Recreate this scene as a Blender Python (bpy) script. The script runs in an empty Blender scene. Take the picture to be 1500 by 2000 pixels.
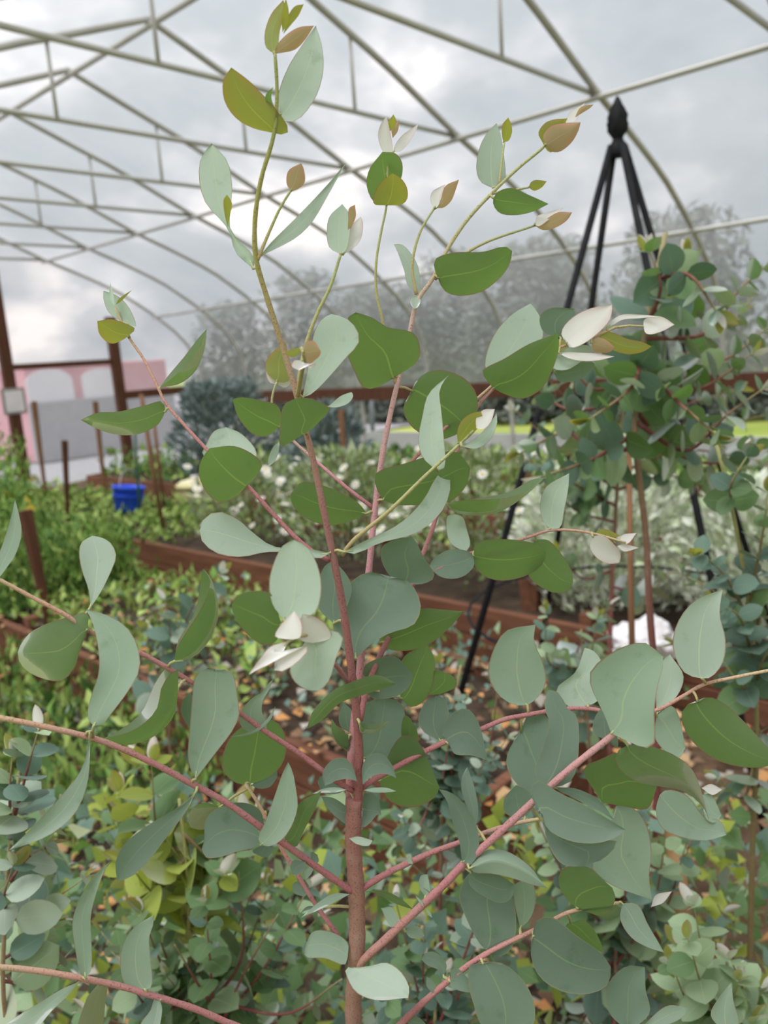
import bpy, bmesh, math, random
from mathutils import Vector, Matrix, noise
random.seed(7)
SC = bpy.context.scene
C = SC.collection
rnd = random.uniform

# ------------------------------------------------------------------ camera
F = 1554.0                       # focal length in pixels of the 1500 x 2000 frame
EYE = Vector((0, 0, 1.5))
ROT = Matrix(((0.67353116, 0.18854717, -0.71470676),
              (-0.73572733, 0.07794668, -0.67277754),
              (-0.07114128, 0.97896592, 0.19121882)))
cam = bpy.data.cameras.new('camera'); camo = bpy.data.objects.new('camera', cam); C.objects.link(camo)
cam.sensor_fit = 'VERTICAL'; cam.sensor_height = 36; cam.sensor_width = 27
cam.lens = F / 2000 * 36
cam.clip_start = 0.02; cam.clip_end = 400
camo.matrix_world = Matrix.Translation(EYE) @ ROT.to_4x4()
cam.dof.use_dof = True; cam.dof.focus_distance = 0.535; cam.dof.aperture_fstop = 8.0
SC.camera = camo

# ------------------------------------------------------------------ world, sun, exposure
w = bpy.data.worlds.new('cloudy_sky'); SC.world = w; w.use_nodes = True
nt = w.node_tree; nt.nodes.clear()
def N(t, tree, **kw):
    n = tree.nodes.new(t)
    for k, v in kw.items(): setattr(n, k, v)
    return n
def ramp(tree, fac, stops):
    r = tree.nodes.new('ShaderNodeValToRGB'); e = r.color_ramp.elements
    while len(e) < len(stops): e.new(0.5)
    for i, (p, c) in enumerate(stops): e[i].position = p; e[i].color = (*c, 1)
    tree.links.new(fac, r.inputs[0]); return r.outputs[0]
tc = N('ShaderNodeTexCoord', nt); mp = N('ShaderNodeMapping', nt); mp.inputs['Scale'].default_value = (1, 1, 1.7)
nt.links.new(tc.outputs['Generated'], mp.inputs[0])
n1 = N('ShaderNodeTexNoise', nt); n1.inputs['Scale'].default_value = 5.2; n1.inputs['Detail'].default_value = 4; n1.inputs['Roughness'].default_value = .5
nt.links.new(mp.outputs[0], n1.inputs['Vector'])
cl = ramp(nt, n1.outputs['Fac'], [(.28, (.33, .365, .405)), (.46, (.42, .45, .485)), (.56, (.64, .635, .665)), (.67, (1.2, 1.08, 1.03))])
# overcast luminance: the zenith is brighter than the horizon, all the way round
sx = N('ShaderNodeSeparateXYZ', nt); nt.links.new(tc.outputs['Generated'], sx.inputs[0])
mr = N('ShaderNodeMapRange', nt); mr.inputs[1].default_value = 0; mr.inputs[2].default_value = 1; mr.inputs[3].default_value = .95; mr.inputs[4].default_value = 2.0
nt.links.new(sx.outputs['Z'], mr.inputs[0])
bg = N('ShaderNodeBackground', nt); nt.links.new(cl, bg.inputs[0]); nt.links.new(mr.outputs[0], bg.inputs[1])
wo = N('ShaderNodeOutputWorld', nt); nt.links.new(bg.outputs[0], wo.inputs[0])
sun = bpy.data.lights.new('veiled_sun', 'SUN'); sun.energy = 2.9; sun.angle = math.radians(32); sun.color = (1, .97, .93)
suno = bpy.data.objects.new('veiled_sun', sun); C.objects.link(suno)
suno.rotation_euler = Vector((0.42, -0.10, -0.9)).to_track_quat('-Z', 'Y').to_euler(); suno.location = (0, 0, 8)
SC.view_settings.view_transform = 'Standard'; SC.view_settings.look = 'None'
SC.view_settings.exposure = 0.2; SC.view_settings.gamma = 1.0; SC.view_settings.use_curve_mapping = False

# ------------------------------------------------------------------ helpers
def at(px, py, d):
    return EYE + ROT @ Vector(((px - 750) / F * d, -(py - 1000) / F * d, -d))
def onz(px, py, z):
    r = ROT @ Vector(((px - 750) / F, -(py - 1000) / F, -1)); return EYE + r * ((z - 1.5) / r.z)
def onX(px, py, X):
    r = ROT @ Vector(((px - 750) / F, -(py - 1000) / F, -1)); return EYE + r * (X / r.x)
def onY(px, py, Y):
    r = ROT @ Vector(((px - 750) / F, -(py - 1000) / F, -1)); return EYE + r * (Y / r.y)
def mesh(name, verts, faces, mats=(), uvs=None, mi=None, smooth=True):
    me = bpy.data.meshes.new(name); me.from_pydata([tuple(v) for v in verts], [], faces)
    for m in mats: me.materials.append(m)
    if uvs:
        ul = me.uv_layers.new(name='UVMap')
        li = [vi for f in faces for vi in f]
        flat = []
        for vi in li: flat.extend(uvs[vi])
        ul.data.foreach_set('uv', flat)
    if mi: me.polygons.foreach_set('material_index', mi)
    me.polygons.foreach_set('use_smooth', [smooth] * len(faces))
    me.update(); return me
def obj(name, me, parent=None, loc=None):
    o = bpy.data.objects.new(name, me); C.objects.link(o)
    if parent is not None: o.parent = parent
    if loc is not None: o.location = loc
    return o
def thing(name, label, cat, loc=(0, 0, 0), group=None, kind=None):
    o = bpy.data.objects.new(name, None); C.objects.link(o); o.location = loc; o.empty_display_size = .05
    return tag(o, label, cat, group, kind)
def tag(o, label=None, cat=None, group=None, kind=None):
    if label: o['label'] = label
    if cat: o['category'] = cat
    if group: o['group'] = group
    if kind: o['kind'] = kind
    return o
def catmull(pts, n):
    P = [Vector(p) for p in pts]
    if len(P) == 2: return [P[0].lerp(P[1], i / n) for i in range(n + 1)]
    ext = [P[0] * 2 - P[1]] + P + [P[-1] * 2 - P[-2]]
    dense = []
    for i in range(1, len(ext) - 2):
        p0, p1, p2, p3 = ext[i - 1:i + 3]
        a = max((p1 - p0).length, 1e-6) ** .5; b = max((p2 - p1).length, 1e-6) ** .5; c = max((p3 - p2).length, 1e-6) ** .5
        m1 = ((p1 - p0) / a - (p2 - p0) / (a + b) + (p2 - p1) / b) * b
        m2 = ((p2 - p1) / b - (p3 - p1) / (b + c) + (p3 - p2) / c) * b
        for k in range(10):
            t = k / 10; t2 = t * t; t3 = t2 * t
            dense.append(p1 * (2 * t3 - 3 * t2 + 1) + m1 * (t3 - 2 * t2 + t) + p2 * (-2 * t3 + 3 * t2) + m2 * (t3 - t2))
    dense.append(P[-1])
    L = [0]
    for i in range(1, len(dense)): L.append(L[-1] + (dense[i] - dense[i - 1]).length)
    out = []; j = 0
    for i in range(n + 1):
        s = L[-1] * i / n
        while j < len(L) - 2 and L[j + 1] < s: j += 1
        seg = L[j + 1] - L[j]
        out.append(dense[j].lerp(dense[j + 1], (s - L[j]) / seg if seg > 1e-12 else 0))
    return out
def tube(path, radii, sides=8, V=None, Fc=None, UV=None, cap=True):
    V = [] if V is None else V; Fc = [] if Fc is None else Fc; UV = [] if UV is None else UV
    n = len(path); b0 = len(V); ref = None
    for i, p in enumerate(path):
        t = (path[min(i + 1, n - 1)] - path[max(i - 1, 0)])
        t = t.normalized() if t.length > 1e-9 else Vector((0, 0, 1))
        if ref is None:
            ref = t.cross(Vector((0, 0, 1)) if abs(t.z) < .9 else Vector((1, 0, 0))).normalized()
        ref = (ref - t * ref.dot(t)).normalized(); q = t.cross(ref)
        r = radii[i] if hasattr(radii, '__len__') else radii
        for k in range(sides):
            a = 2 * math.pi * k / sides
            V.append(p + ref * (math.cos(a) * r) + q * (math.sin(a) * r)); UV.append((i / max(n - 1, 1), k / sides))
    for i in range(n - 1):
        for k in range(sides):
            a = b0 + i * sides + k; b = b0 + i * sides + (k + 1) % sides
            Fc.append((a, b, b + sides, a + sides))
    if cap:
        Fc.append(tuple(b0 + k for k in range(sides))[::-1]); Fc.append(tuple(b0 + (n - 1) * sides + k for k in range(sides)))
    return V, Fc, UV
def tube_obj(name, path, radii, mat, parent=None, sides=8, n=None):
    org = parent.location if parent is not None and parent.parent is None else Vector((0, 0, 0))
    V, Fc, UV = tube([Vector(p) for p in path], radii, sides)
    return obj(name, mesh(name, V, Fc, [mat], UV), parent)
def boxv(lo, hi, bev=0.0):
    bm = bmesh.new(); bmesh.ops.create_cube(bm, size=1)
    lo = Vector(lo); hi = Vector(hi); s = hi - lo; c = (hi + lo) / 2
    for v in bm.verts: v.co = Vector((v.co.x * s.x, v.co.y * s.y, v.co.z * s.z)) + c
    if bev: bmesh.ops.bevel(bm, geom=bm.edges[:], offset=bev, segments=1, affect='EDGES')
    return bm
def box(name, lo, hi, mat, parent=None, bev=0.0, loc=None):
    bm = boxv(lo, hi, bev); me = bpy.data.meshes.new(name); bm.to_mesh(me); bm.free(); me.materials.append(mat)
    return obj(name, me, parent, loc)

# ------------------------------------------------------------------ materials
def newmat(name):
    m = bpy.data.materials.new(name); m.use_nodes = True; t = m.node_tree; t.nodes.clear()
    out = t.nodes.new('ShaderNodeOutputMaterial'); return m, t, out
def mixc(t, fac, a, b, mode='MIX'):
    n = t.nodes.new('ShaderNodeMix'); n.data_type = 'RGBA'; n.blend_type = mode
    for s, v in ((n.inputs[0], fac), (n.inputs[6], a), (n.inputs[7], b)):
        if isinstance(v, (int, float)): s.default_value = v
        elif isinstance(v, tuple): s.default_value = (*v, 1)
        else: t.links.new(v, s)
    return n.outputs[2]
def math_(t, op, a, b=None):
    n = t.nodes.new('ShaderNodeMath'); n.operation = op
    for s, v in zip(n.inputs, (a, b)):
        if v is None: continue
        if isinstance(v, (int, float)): s.default_value = v
        else: t.links.new(v, s)
    return n.outputs[0]
def noise_(t, scale, detail=3, rough=.5, coord='Object'):
    tc = t.nodes.new('ShaderNodeTexCoord'); n = t.nodes.new('ShaderNodeTexNoise')
    n.inputs['Scale'].default_value = scale; n.inputs['Detail'].default_value = detail; n.inputs['Roughness'].default_value = rough
    t.links.new(tc.outputs[coord], n.inputs['Vector']); return n.outputs['Fac']
def sstep(t, x, a, b):
    n = t.nodes.new('ShaderNodeMapRange'); n.interpolation_type = 'SMOOTHSTEP'
    t.links.new(x, n.inputs[0]); n.inputs[1].default_value = a; n.inputs[2].default_value = b; return n.outputs[0]
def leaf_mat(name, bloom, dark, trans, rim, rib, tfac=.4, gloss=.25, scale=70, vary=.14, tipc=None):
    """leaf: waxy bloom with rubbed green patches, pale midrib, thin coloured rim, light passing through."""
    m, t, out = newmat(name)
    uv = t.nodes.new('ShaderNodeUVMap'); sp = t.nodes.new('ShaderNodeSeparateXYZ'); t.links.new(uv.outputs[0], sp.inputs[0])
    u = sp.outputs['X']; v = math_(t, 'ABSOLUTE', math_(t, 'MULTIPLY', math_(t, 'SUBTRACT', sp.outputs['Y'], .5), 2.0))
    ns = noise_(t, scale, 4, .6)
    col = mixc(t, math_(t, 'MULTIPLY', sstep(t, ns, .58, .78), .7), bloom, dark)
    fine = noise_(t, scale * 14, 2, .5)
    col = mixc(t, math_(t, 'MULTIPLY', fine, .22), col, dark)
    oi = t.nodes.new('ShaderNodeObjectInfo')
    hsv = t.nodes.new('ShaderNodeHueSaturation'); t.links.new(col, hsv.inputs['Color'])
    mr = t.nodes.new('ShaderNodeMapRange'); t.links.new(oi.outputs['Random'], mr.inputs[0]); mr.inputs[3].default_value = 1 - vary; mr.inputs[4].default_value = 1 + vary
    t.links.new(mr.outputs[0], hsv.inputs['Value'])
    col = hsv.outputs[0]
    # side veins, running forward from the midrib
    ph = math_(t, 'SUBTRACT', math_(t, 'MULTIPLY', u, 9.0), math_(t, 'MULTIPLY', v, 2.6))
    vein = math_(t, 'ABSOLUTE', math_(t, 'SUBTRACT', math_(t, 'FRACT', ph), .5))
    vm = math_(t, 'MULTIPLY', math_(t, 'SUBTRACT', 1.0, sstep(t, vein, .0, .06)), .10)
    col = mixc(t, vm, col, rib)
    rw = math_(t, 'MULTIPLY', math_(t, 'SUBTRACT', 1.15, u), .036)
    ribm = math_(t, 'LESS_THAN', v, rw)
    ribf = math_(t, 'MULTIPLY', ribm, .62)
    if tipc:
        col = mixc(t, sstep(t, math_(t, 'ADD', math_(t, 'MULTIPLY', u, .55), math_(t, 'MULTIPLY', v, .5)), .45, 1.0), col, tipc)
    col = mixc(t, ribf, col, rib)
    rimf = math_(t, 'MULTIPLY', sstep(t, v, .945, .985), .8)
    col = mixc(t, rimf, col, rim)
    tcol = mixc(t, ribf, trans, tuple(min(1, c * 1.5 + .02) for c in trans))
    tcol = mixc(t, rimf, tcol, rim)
    d = t.nodes.new('ShaderNodeBsdfDiffuse'); t.links.new(col, d.inputs[0])
    tr = t.nodes.new('ShaderNodeBsdfTranslucent'); t.links.new(tcol, tr.inputs[0])
    mx = t.nodes.new('ShaderNodeMixShader'); mx.inputs[0].default_value = tfac
    t.links.new(d.outputs[0], mx.inputs[1]); t.links.new(tr.outputs[0], mx.inputs[2])
    g = t.nodes.new('ShaderNodeBsdfGlossy'); g.inputs['Roughness'].default_value = .48; g.inputs[0].default_value = (1, 1, 1, 1)
    fr = t.nodes.new('ShaderNodeFresnel'); fr.inputs[0].default_value = 1.35
    m2 = t.nodes.new('ShaderNodeMixShader'); t.links.new(math_(t, 'MULTIPLY', fr.outputs[0], gloss * 2), m2.inputs[0])
    t.links.new(mx.outputs[0], m2.inputs[1]); t.links.new(g.outputs[0], m2.inputs[2])
    t.links.new(m2.outputs[0], out.inputs[0]); return m
def plain(name, a, b=None, scale=20, rough=.7, bump=0.0, bscale=None, metal=0.0, spec=.35, coord='Object', stretch=None):
    m, t, out = newmat(name); p = t.nodes.new('ShaderNodeBsdfPrincipled'); p.inputs['Roughness'].default_value = rough
    p.inputs['Metallic'].default_value = metal; p.inputs['Specular IOR Level'].default_value = spec
    tc = t.nodes.new('ShaderNodeTexCoord'); mp = t.nodes.new('ShaderNodeMapping'); t.links.new(tc.outputs[coord], mp.inputs[0])
    if stretch: mp.inputs['Scale'].default_value = stretch
    n = t.nodes.new('ShaderNodeTexNoise'); n.inputs['Scale'].default_value = scale; n.inputs['Detail'].default_value = 5; t.links.new(mp.outputs[0], n.inputs['Vector'])
    if b: t.links.new(ramp(t, n.outputs['Fac'], [(.32, a), (.68, b)]), p.inputs['Base Color'])
    else: p.inputs['Base Color'].default_value = (*a, 1)
    if bump:
        bn = t.nodes.new('ShaderNodeBump'); bn.inputs['Strength'].default_value = bump; bn.inputs['Distance'].default_value = .01
        n2 = t.nodes.new('ShaderNodeTexNoise'); n2.inputs['Scale'].default_value = bscale or scale * 3; t.links.new(mp.outputs[0], n2.inputs['Vector'])
        t.links.new(n2.outputs['Fac'], bn.inputs['Height']); t.links.new(bn.outputs[0], p.inputs['Normal'])
    t.links.new(p.outputs[0], out.inputs[0]); return m
def twig_mat(name, stops, speck=(.10, .04, .03)):
    """bark coloured along its length (older to younger wood) with small raised glands."""
    m, t, out = newmat(name); p = t.nodes.new('ShaderNodeBsdfPrincipled'); p.inputs['Roughness'].default_value = .6; p.inputs['Specular IOR Level'].default_value = .25
    uv = t.nodes.new('ShaderNodeUVMap'); sp = t.nodes.new('ShaderNodeSeparateXYZ'); t.links.new(uv.outputs[0], sp.inputs[0])
    c = ramp(t, sp.outputs['X'], stops)
    n = noise_(t, 900, 2, .5); big = noise_(t, 90, 3, .5)
    c = mixc(t, math_(t, 'MULTIPLY', sstep(t, n, .56, .68), .5), c, speck)
    c = mixc(t, math_(t, 'MULTIPLY', sstep(t, big, .5, .75), .25), c, (.42, .34, .30))
    t.links.new(c, p.inputs['Base Color'])
    bn = t.nodes.new('ShaderNodeBump'); bn.inputs['Strength'].default_value = .35; bn.inputs['Distance'].default_value = .001
    t.links.new(n, bn.inputs['Height']); t.links.new(bn.outputs[0], p.inputs['Normal'])
    t.links.new(p.outputs[0], out.inputs[0]); return m
RIM = (.34, .20, .13)
LEAF = {
 'p': leaf_mat('glaucous_leaf', (.50, .605, .495), (.27, .38, .27), (.24, .40, .14), RIM, (.55, .66, .42), .33),
 'q': leaf_mat('mid_tone_leaf', (.35, .455, .355), (.20, .30, .20), (.20, .36, .10), RIM, (.46, .56, .33), .33),  # glaucous leaf in a darker tone, used on the lower branches
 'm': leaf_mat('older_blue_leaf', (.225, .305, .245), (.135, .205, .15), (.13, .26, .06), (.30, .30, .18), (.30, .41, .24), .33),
 'g': leaf_mat('green_leaf', (.185, .27, .145), (.12, .20, .09), (.215, .38, .065), RIM, (.34, .46, .15), .52),
 'y': leaf_mat('young_leaf', (.30, .36, .14), (.24, .30, .09), (.48, .50, .05), (.52, .20, .10), (.42, .48, .18), .55, tipc=(.46, .26, .12)),
 'r': leaf_mat('reddish_leaf', (.50, .40, .24), (.38, .36, .16), (.62, .42, .16), (.55, .18, .13), (.50, .48, .28), .45, tipc=(.66, .34, .25)),
 'w': leaf_mat('pink_white_leaf', (.86, .84, .80), (.74, .77, .70), (.60, .60, .45), (.55, .25, .20), (.74, .80, .66), .35, tipc=(.76, .62, .60)),
}
TW = {
 'stem': twig_mat('brown_red_bark', [(0, (.32, .19, .14)), (.5, (.36, .20, .15)), (1, (.36, .16, .14))]),
 'lead': twig_mat('leader_bark', [(0, (.32, .11, .11)), (.38, (.36, .16, .15)), (.58, (.46, .30, .21)), (.75, (.38, .35, .11)), (1, (.38, .42, .15))]),
 'pink': twig_mat('pink_bark', [(0, (.44, .17, .18)), (.40, (.66, .32, .36)), (.68, (.66, .45, .40)), (.8, (.50, .47, .24)), (1, (.46, .50, .25))]),
 'rose': twig_mat('rose_bark', [(0, (.50, .27, .22)), (.35, (.52, .22, .24)), (1, (.58, .32, .31))]),
 'side': twig_mat('side_twig_bark', [(0, (.42, .16, .17)), (.55, (.52, .23, .23)), (.85, (.60, .37, .26)), (1, (.58, .48, .27))]),
 'green': twig_mat('green_twig_bark', [(0, (.55, .42, .22)), (.5, (.50, .48, .22)), (1, (.46, .52, .25))], (.25, .2, .08)),
}
# ------------------------------------------------------------------ setting: ground, greenhouse shell
def child(o, root):
    o.parent = root; o.location = -root.location; return o
M_soil = plain('dark_soil', (.035, .022, .014), (.085, .055, .035), 9, .95, .8, 40)
M_path = plain('trodden_mulch', (.09, .055, .032), (.20, .13, .08), 7, .95, .8, 60)
M_grass = plain('outside_grass', (.22, .30, .05), (.42, .46, .12), .6, .9)
M_wood = plain('red_brown_board', (.145, .058, .032), (.235, .10, .055), 6, .75, .3, 40, stretch=(6, .6, 6))
M_dark = plain('dark_stained_timber', (.075, .026, .012), (.135, .05, .022), 6, .7, .2, 40, stretch=(6, 6, .6))
M_post = plain('weathered_stake', (.16, .075, .035), (.27, .14, .07), 8, .8, .3, 50, stretch=(8, 8, .8))
M_pipe = plain('galvanised_pipe', (.46, .445, .42), (.58, .565, .54), 3, .42, metal=.15)
M_black = plain('black_coated_steel', (.010, .010, .012), (.02, .02, .023), 30, .65, spec=.15)
M_blue = plain('blue_plastic', (.012, .075, .75), (.018, .11, .85), 5, .4, spec=.5)
M_white = plain('white_sheet', (.80, .76, .78), (.9, .87, .89), 6, .8)
M_pale = plain('pale_yellow_plastic', (.72, .62, .22), (.85, .82, .66), 4, .6)
M_pink = plain('faded_red_paint', (.62, .24, .28), (.70, .34, .38), 2, .8)
M_whitep = plain('white_paint', (.80, .76, .80), (.88, .84, .88), 2, .8)
M_green = plain('green_plastic_stake', (.03, .09, .05), (.05, .13, .07), 20, .5)
M_board = plain('grey_white_board', (.45, .47, .44), (.6, .62, .58), 1.5, .8)
def film_mat():
    m, t, out = newmat('polythene_film')
    tr = t.nodes.new('ShaderNodeBsdfTransparent'); tr.inputs[0].default_value = (.90, .92, .93, 1)
    tl = t.nodes.new('ShaderNodeBsdfTranslucent'); df = t.nodes.new('ShaderNodeBsdfDiffuse')
    n = noise_(t, .9, 4, .6)
    c = ramp(t, n, [(.3, (.70, .73, .73)), (.7, (.86, .87, .87))])
    t.links.new(c, tl.inputs[0]); t.links.new(c, df.inputs[0])
    a = t.nodes.new('ShaderNodeMixShader'); a.inputs[0].default_value = .40; t.links.new(tl.outputs[0], a.inputs[1]); t.links.new(df.outputs[0], a.inputs[2])
    mx = t.nodes.new('ShaderNodeMixShader'); mx.inputs[0].default_value = .30
    t.links.new(tr.outputs[0], mx.inputs[1]); t.links.new(a.outputs[0], mx.inputs[2])
    t.links.new(mx.outputs[0], out.inputs[0]); return m
M_film = film_mat()

def plane_grid(name, x0, x1, y0, y1, z, nx, ny, mat, amp=0, fr=1.0):
    V = []; Fc = []
    for j in range(ny + 1):
        for i in range(nx + 1):
            x = x0 + (x1 - x0) * i / nx; y = y0 + (y1 - y0) * j / ny
            V.append((x, y, z + (noise.noise(Vector((x * fr, y * fr, 3.3))) * amp if amp else 0)))
    for j in range(ny):
        for i in range(nx):
            a = j * (nx + 1) + i; Fc.append((a, a + 1, a + nx + 2, a + nx + 1))
    return obj(name, mesh(name, V, Fc, [mat]))
tag(plane_grid('floor', -.83, 7.95, -4.5, 11.4, 0, 60, 90, M_path, .03, 2.2), 'trodden brown mulch path between the raised beds', 'ground', kind='structure')
tag(plane_grid('ground_outside', -60, 90, -60, 110, -.06, 10, 10, M_grass), 'yellow green lawn seen under the rolled up greenhouse side', 'lawn', kind='structure')

RX = 3.56
HALF = [(0, 3.96), (.57, 3.743), (1.09, 3.55), (1.91, 3.19), (2.54, 2.95), (3.04, 2.73), (3.34, 2.55), (3.59, 2.39), (3.94, 2.12), (4.17, 1.86), (4.30, 1.55), (4.36, 1.05), (4.38, 0.0)]
def zprof(dx):
    dx = abs(dx)
    for (a, za), (b, zb) in zip(HALF, HALF[1:]):
        if dx <= b: return za + (zb - za) * (dx - a) / (b - a)
    return 0
half_s = [Vector((a, 0, b)) for a, b in HALF]
half_s = catmull(half_s[:1] + half_s[1:], 26)
HOOPY = [2.847 + 1.2209 * k for k in range(-6, 8)]
fr = thing('greenhouse_frame', 'galvanised pipe hoops and purlins holding up the clear film roof', 'frame', (RX, 3, 0), kind='structure')
hoop_path = [Vector((RX - p.x, 0, p.z)) for p in reversed(half_s)] + [Vector((RX + p.x, 0, p.z)) for p in half_s[1:]]
V, Fc, UV = tube(hoop_path, .025, 8); hoop_me = mesh('hoop', V, Fc, [M_pipe], UV)
tz = 3.185
V, Fc, UV = tube([Vector((RX - 1.91, 0, tz)), Vector((RX + 1.91, 0, tz))], .019, 8); tie_me = mesh('tie_bar', V, Fc, [M_pipe], UV)
V, Fc, UV = tube([Vector((0, 0, tz)), Vector((0, 0, zprof(.78)))], .013, 6); strut_me = mesh('strut', V, Fc, [M_pipe], UV)
def link_child(name, me, root, world):
    o = obj(name, me, root); o.location = Vector(world) - root.location; return o
for y in HOOPY:
    link_child('hoop', hoop_me, fr, (0, y, 0)); link_child('tie_bar', tie_me, fr, (0, y + .03, 0))
    for s in (-1, 1): link_child('strut', strut_me, fr, (RX + s * .78, y + .015, 0))
def purlin(dx, z, r):
    V, Fc, UV = tube([Vector((RX + dx, -4.5, z)), Vector((RX + dx, 11.4, z))], r, 8)
    link_child('purlin', mesh('purlin', V, Fc, [M_pipe], UV), fr, (0, 0, 0))
purlin(0, 3.915, .023)
for s in (-1, 1):
    purlin(s * 1.90, 3.147, .021); purlin(s * 3.57, 2.368, .021)
# film roof and gable ends
prof = [(RX - p.x - .03 * (p.x > .01), p.z + .025) for p in reversed(half_s) if p.z > 1.0] + [(RX + p.x + .03 * (p.x > .01), p.z + .025) for p in half_s[1:] if p.z > 1.0]
V = []; Fc = []
ny = 52
for j in range(ny + 1):
    y = -4.52 + (11.43 + 4.52) * j / ny
    for i, (x, z) in enumerate(prof):
        fl = noise.noise(Vector((x * .9, y * 1.4, z))) * .018
        V.append((x + fl * .5, y, z + fl))
n = len(prof)
for j in range(ny):
    for i in range(n - 1):
        a = j * n + i; Fc.append((a, a + 1, a + n + 1, a + n))
tag(obj('ceiling', mesh('ceiling', V, Fc, [M_film])), 'milky clear polythene film stretched over the hoops', 'film roof', kind='structure')
def gable(name, y, label):
    P = [(RX - p.x, p.z) for p in reversed(half_s)] + [(RX + p.x, p.z) for p in half_s[1:]]
    V = []; Fc = []
    rows = 8
    for i, (x, z) in enumerate(P):
        for k in range(rows + 1): V.append((x, y + noise.noise(Vector((x * 1.3, k * .7, y))) * .015, max(z, .0) * k / rows))
    for i in range(len(P) - 1):
        for k in range(rows):
            a = i * (rows + 1) + k; Fc.append((a, a + rows + 1, a + rows + 2, a + 1))
    tag(obj(name, mesh(name, V, Fc, [M_film])), label, 'film wall', kind='structure')
gable('wall_far', 11.43, 'milky film gable wall behind the dark door posts')
gable('wall_near', -4.52, 'milky film gable wall at the near end of the greenhouse')
# roll-up sides: hip board, lower skirt
def struct(name, lo, hi, mat, label, cat, bev=.004):
    return tag(box(name, lo, hi, mat, bev=bev), label, cat, kind='structure')
struct('trim_1', (7.885, -4.5, .93), (7.93, 11.38, 1.11), M_dark, 'dark brown hip board along the right film wall', 'rail')
struct('trim_2', (-.81, -4.5, .93), (-.765, 11.38, 1.11), M_dark, 'dark brown hip board along the left film wall', 'rail')
struct('baseboard_right', (7.935, -4.5, 0), (7.965, 11.38, .50), M_board, 'pale grey skirt board along the foot of the right wall', 'skirt board')
struct('baseboard_left', (-.845, -4.5, 0), (-.815, 11.38, .50), M_board, 'pale grey skirt board along the foot of the left wall', 'skirt board')
def mid(a, b): return (a + b) / 2
pxl = onY(20, 760, 11.36).x; pxr = onY(236, 780, 11.36).x
fd = thing('door_1', 'dark red brown timber door frame with a cross rail in the film gable', 'door frame', (mid(pxl, pxr), 11.36, 0), kind='structure')
for x in (pxl, pxr):
    child(box('post', (x - .075, 11.31, 0), (x + .075, 11.41, 2.38 if x == pxr else zprof(x - RX) - .03), M_dark, bev=.004), fd)
child(box('cross_rail', (pxl + .076, 11.33, 1.68), (pxr - .076, 11.39, 1.76), M_dark, bev=.004), fd)
struct('trim_3', (pxr + .08, 11.34, 1.14), (7.88, 11.40, 1.26), M_dark, 'dark brown rail from the door post to the far corner of the gable', 'rail')
# notice on the door post
ns = thing('notice_sheet', 'small white framed notice fixed to the leftmost dark door post', 'notice', (pxl, 11.29, 1.15))
child(box('frame', (pxl - .16, 11.285, 1.08), (pxl + .16, 11.309, 1.44), plain('grey_frame', (.3, .28, .26), rough=.6), bev=.006), ns)
child(box('paper', (pxl - .125, 11.279, 1.115), (pxl + .125, 11.284, 1.405), M_white), ns)

# ------------------------------------------------------------------ raised beds
def bed(x0, x1, y0, y1, label, h=.30, seg=2.4):
    root = thing('raised_bed', label, 'raised bed', (mid(x0, x1), mid(y0, y1), 0))
    nb = max(1, round((y1 - y0) / seg)); L = (y1 - y0) / nb
    for x in (x0, x1):
        s = 1 if x == x0 else -1
        for j in range(nb):
            for k in range(2):
                a = box('board', (-.0195, -L / 2 + .003, .001), (.0195, L / 2 - .003, h / 2 - .004), M_wood, root, .004)
                a.location = Vector((x + s * .02 + rnd(-.003, .003), y0 + L * (j + .5), h / 2 * k)) - root.location
            p = box('corner_post', (-.03, -.03, 0), (.03, .03, h + .04), M_wood, root, .004)
            p.location = Vector((x + s * .075, y0 + L * j + .05, 0)) - root.location
    for y in (y0, y1):
        for k in range(2):
            a = box('board', (-(x1 - x0) / 2 + .045, -.0195, .001), ((x1 - x0) / 2 - .045, .0195, h / 2 - .004), M_wood, root, .004)
            a.location = Vector((mid(x0, x1), y + (.02 if y == y0 else -.02), h / 2 * k)) - root.location
    so = plane_grid('soil', x0 + .042, x1 - .042, y0 + .042, y1 - .042, h - .05, 12, 40, M_soil, .03, 4); child(so, root)
    return root
bed(1.50, 2.40, 1.2, 9.4, 'reddish board raised bed full of green weeds at the left')
bed(2.93, 3.87, -1.0, 9.4, 'reddish board raised bed with white flowers behind the sapling')
bed(4.75, 5.65, -1.0, 9.6, 'farther reddish board raised bed below the dark blue green shrub')
bed(6.45, 7.35, -1.0, 9.6, 'farthest raised bed beside the right film wall')
tag(plane_grid('ground_soil', -.75, 1.48, -2.5, 6.0, .035, 40, 80, M_soil, .05, 3), 'dark soil strip where the saplings grow', 'soil', kind='structure')
def rv(rg, s=1): return Vector((rg.uniform(-s, s), rg.uniform(-s, s), rg.uniform(-s, s)))
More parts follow.
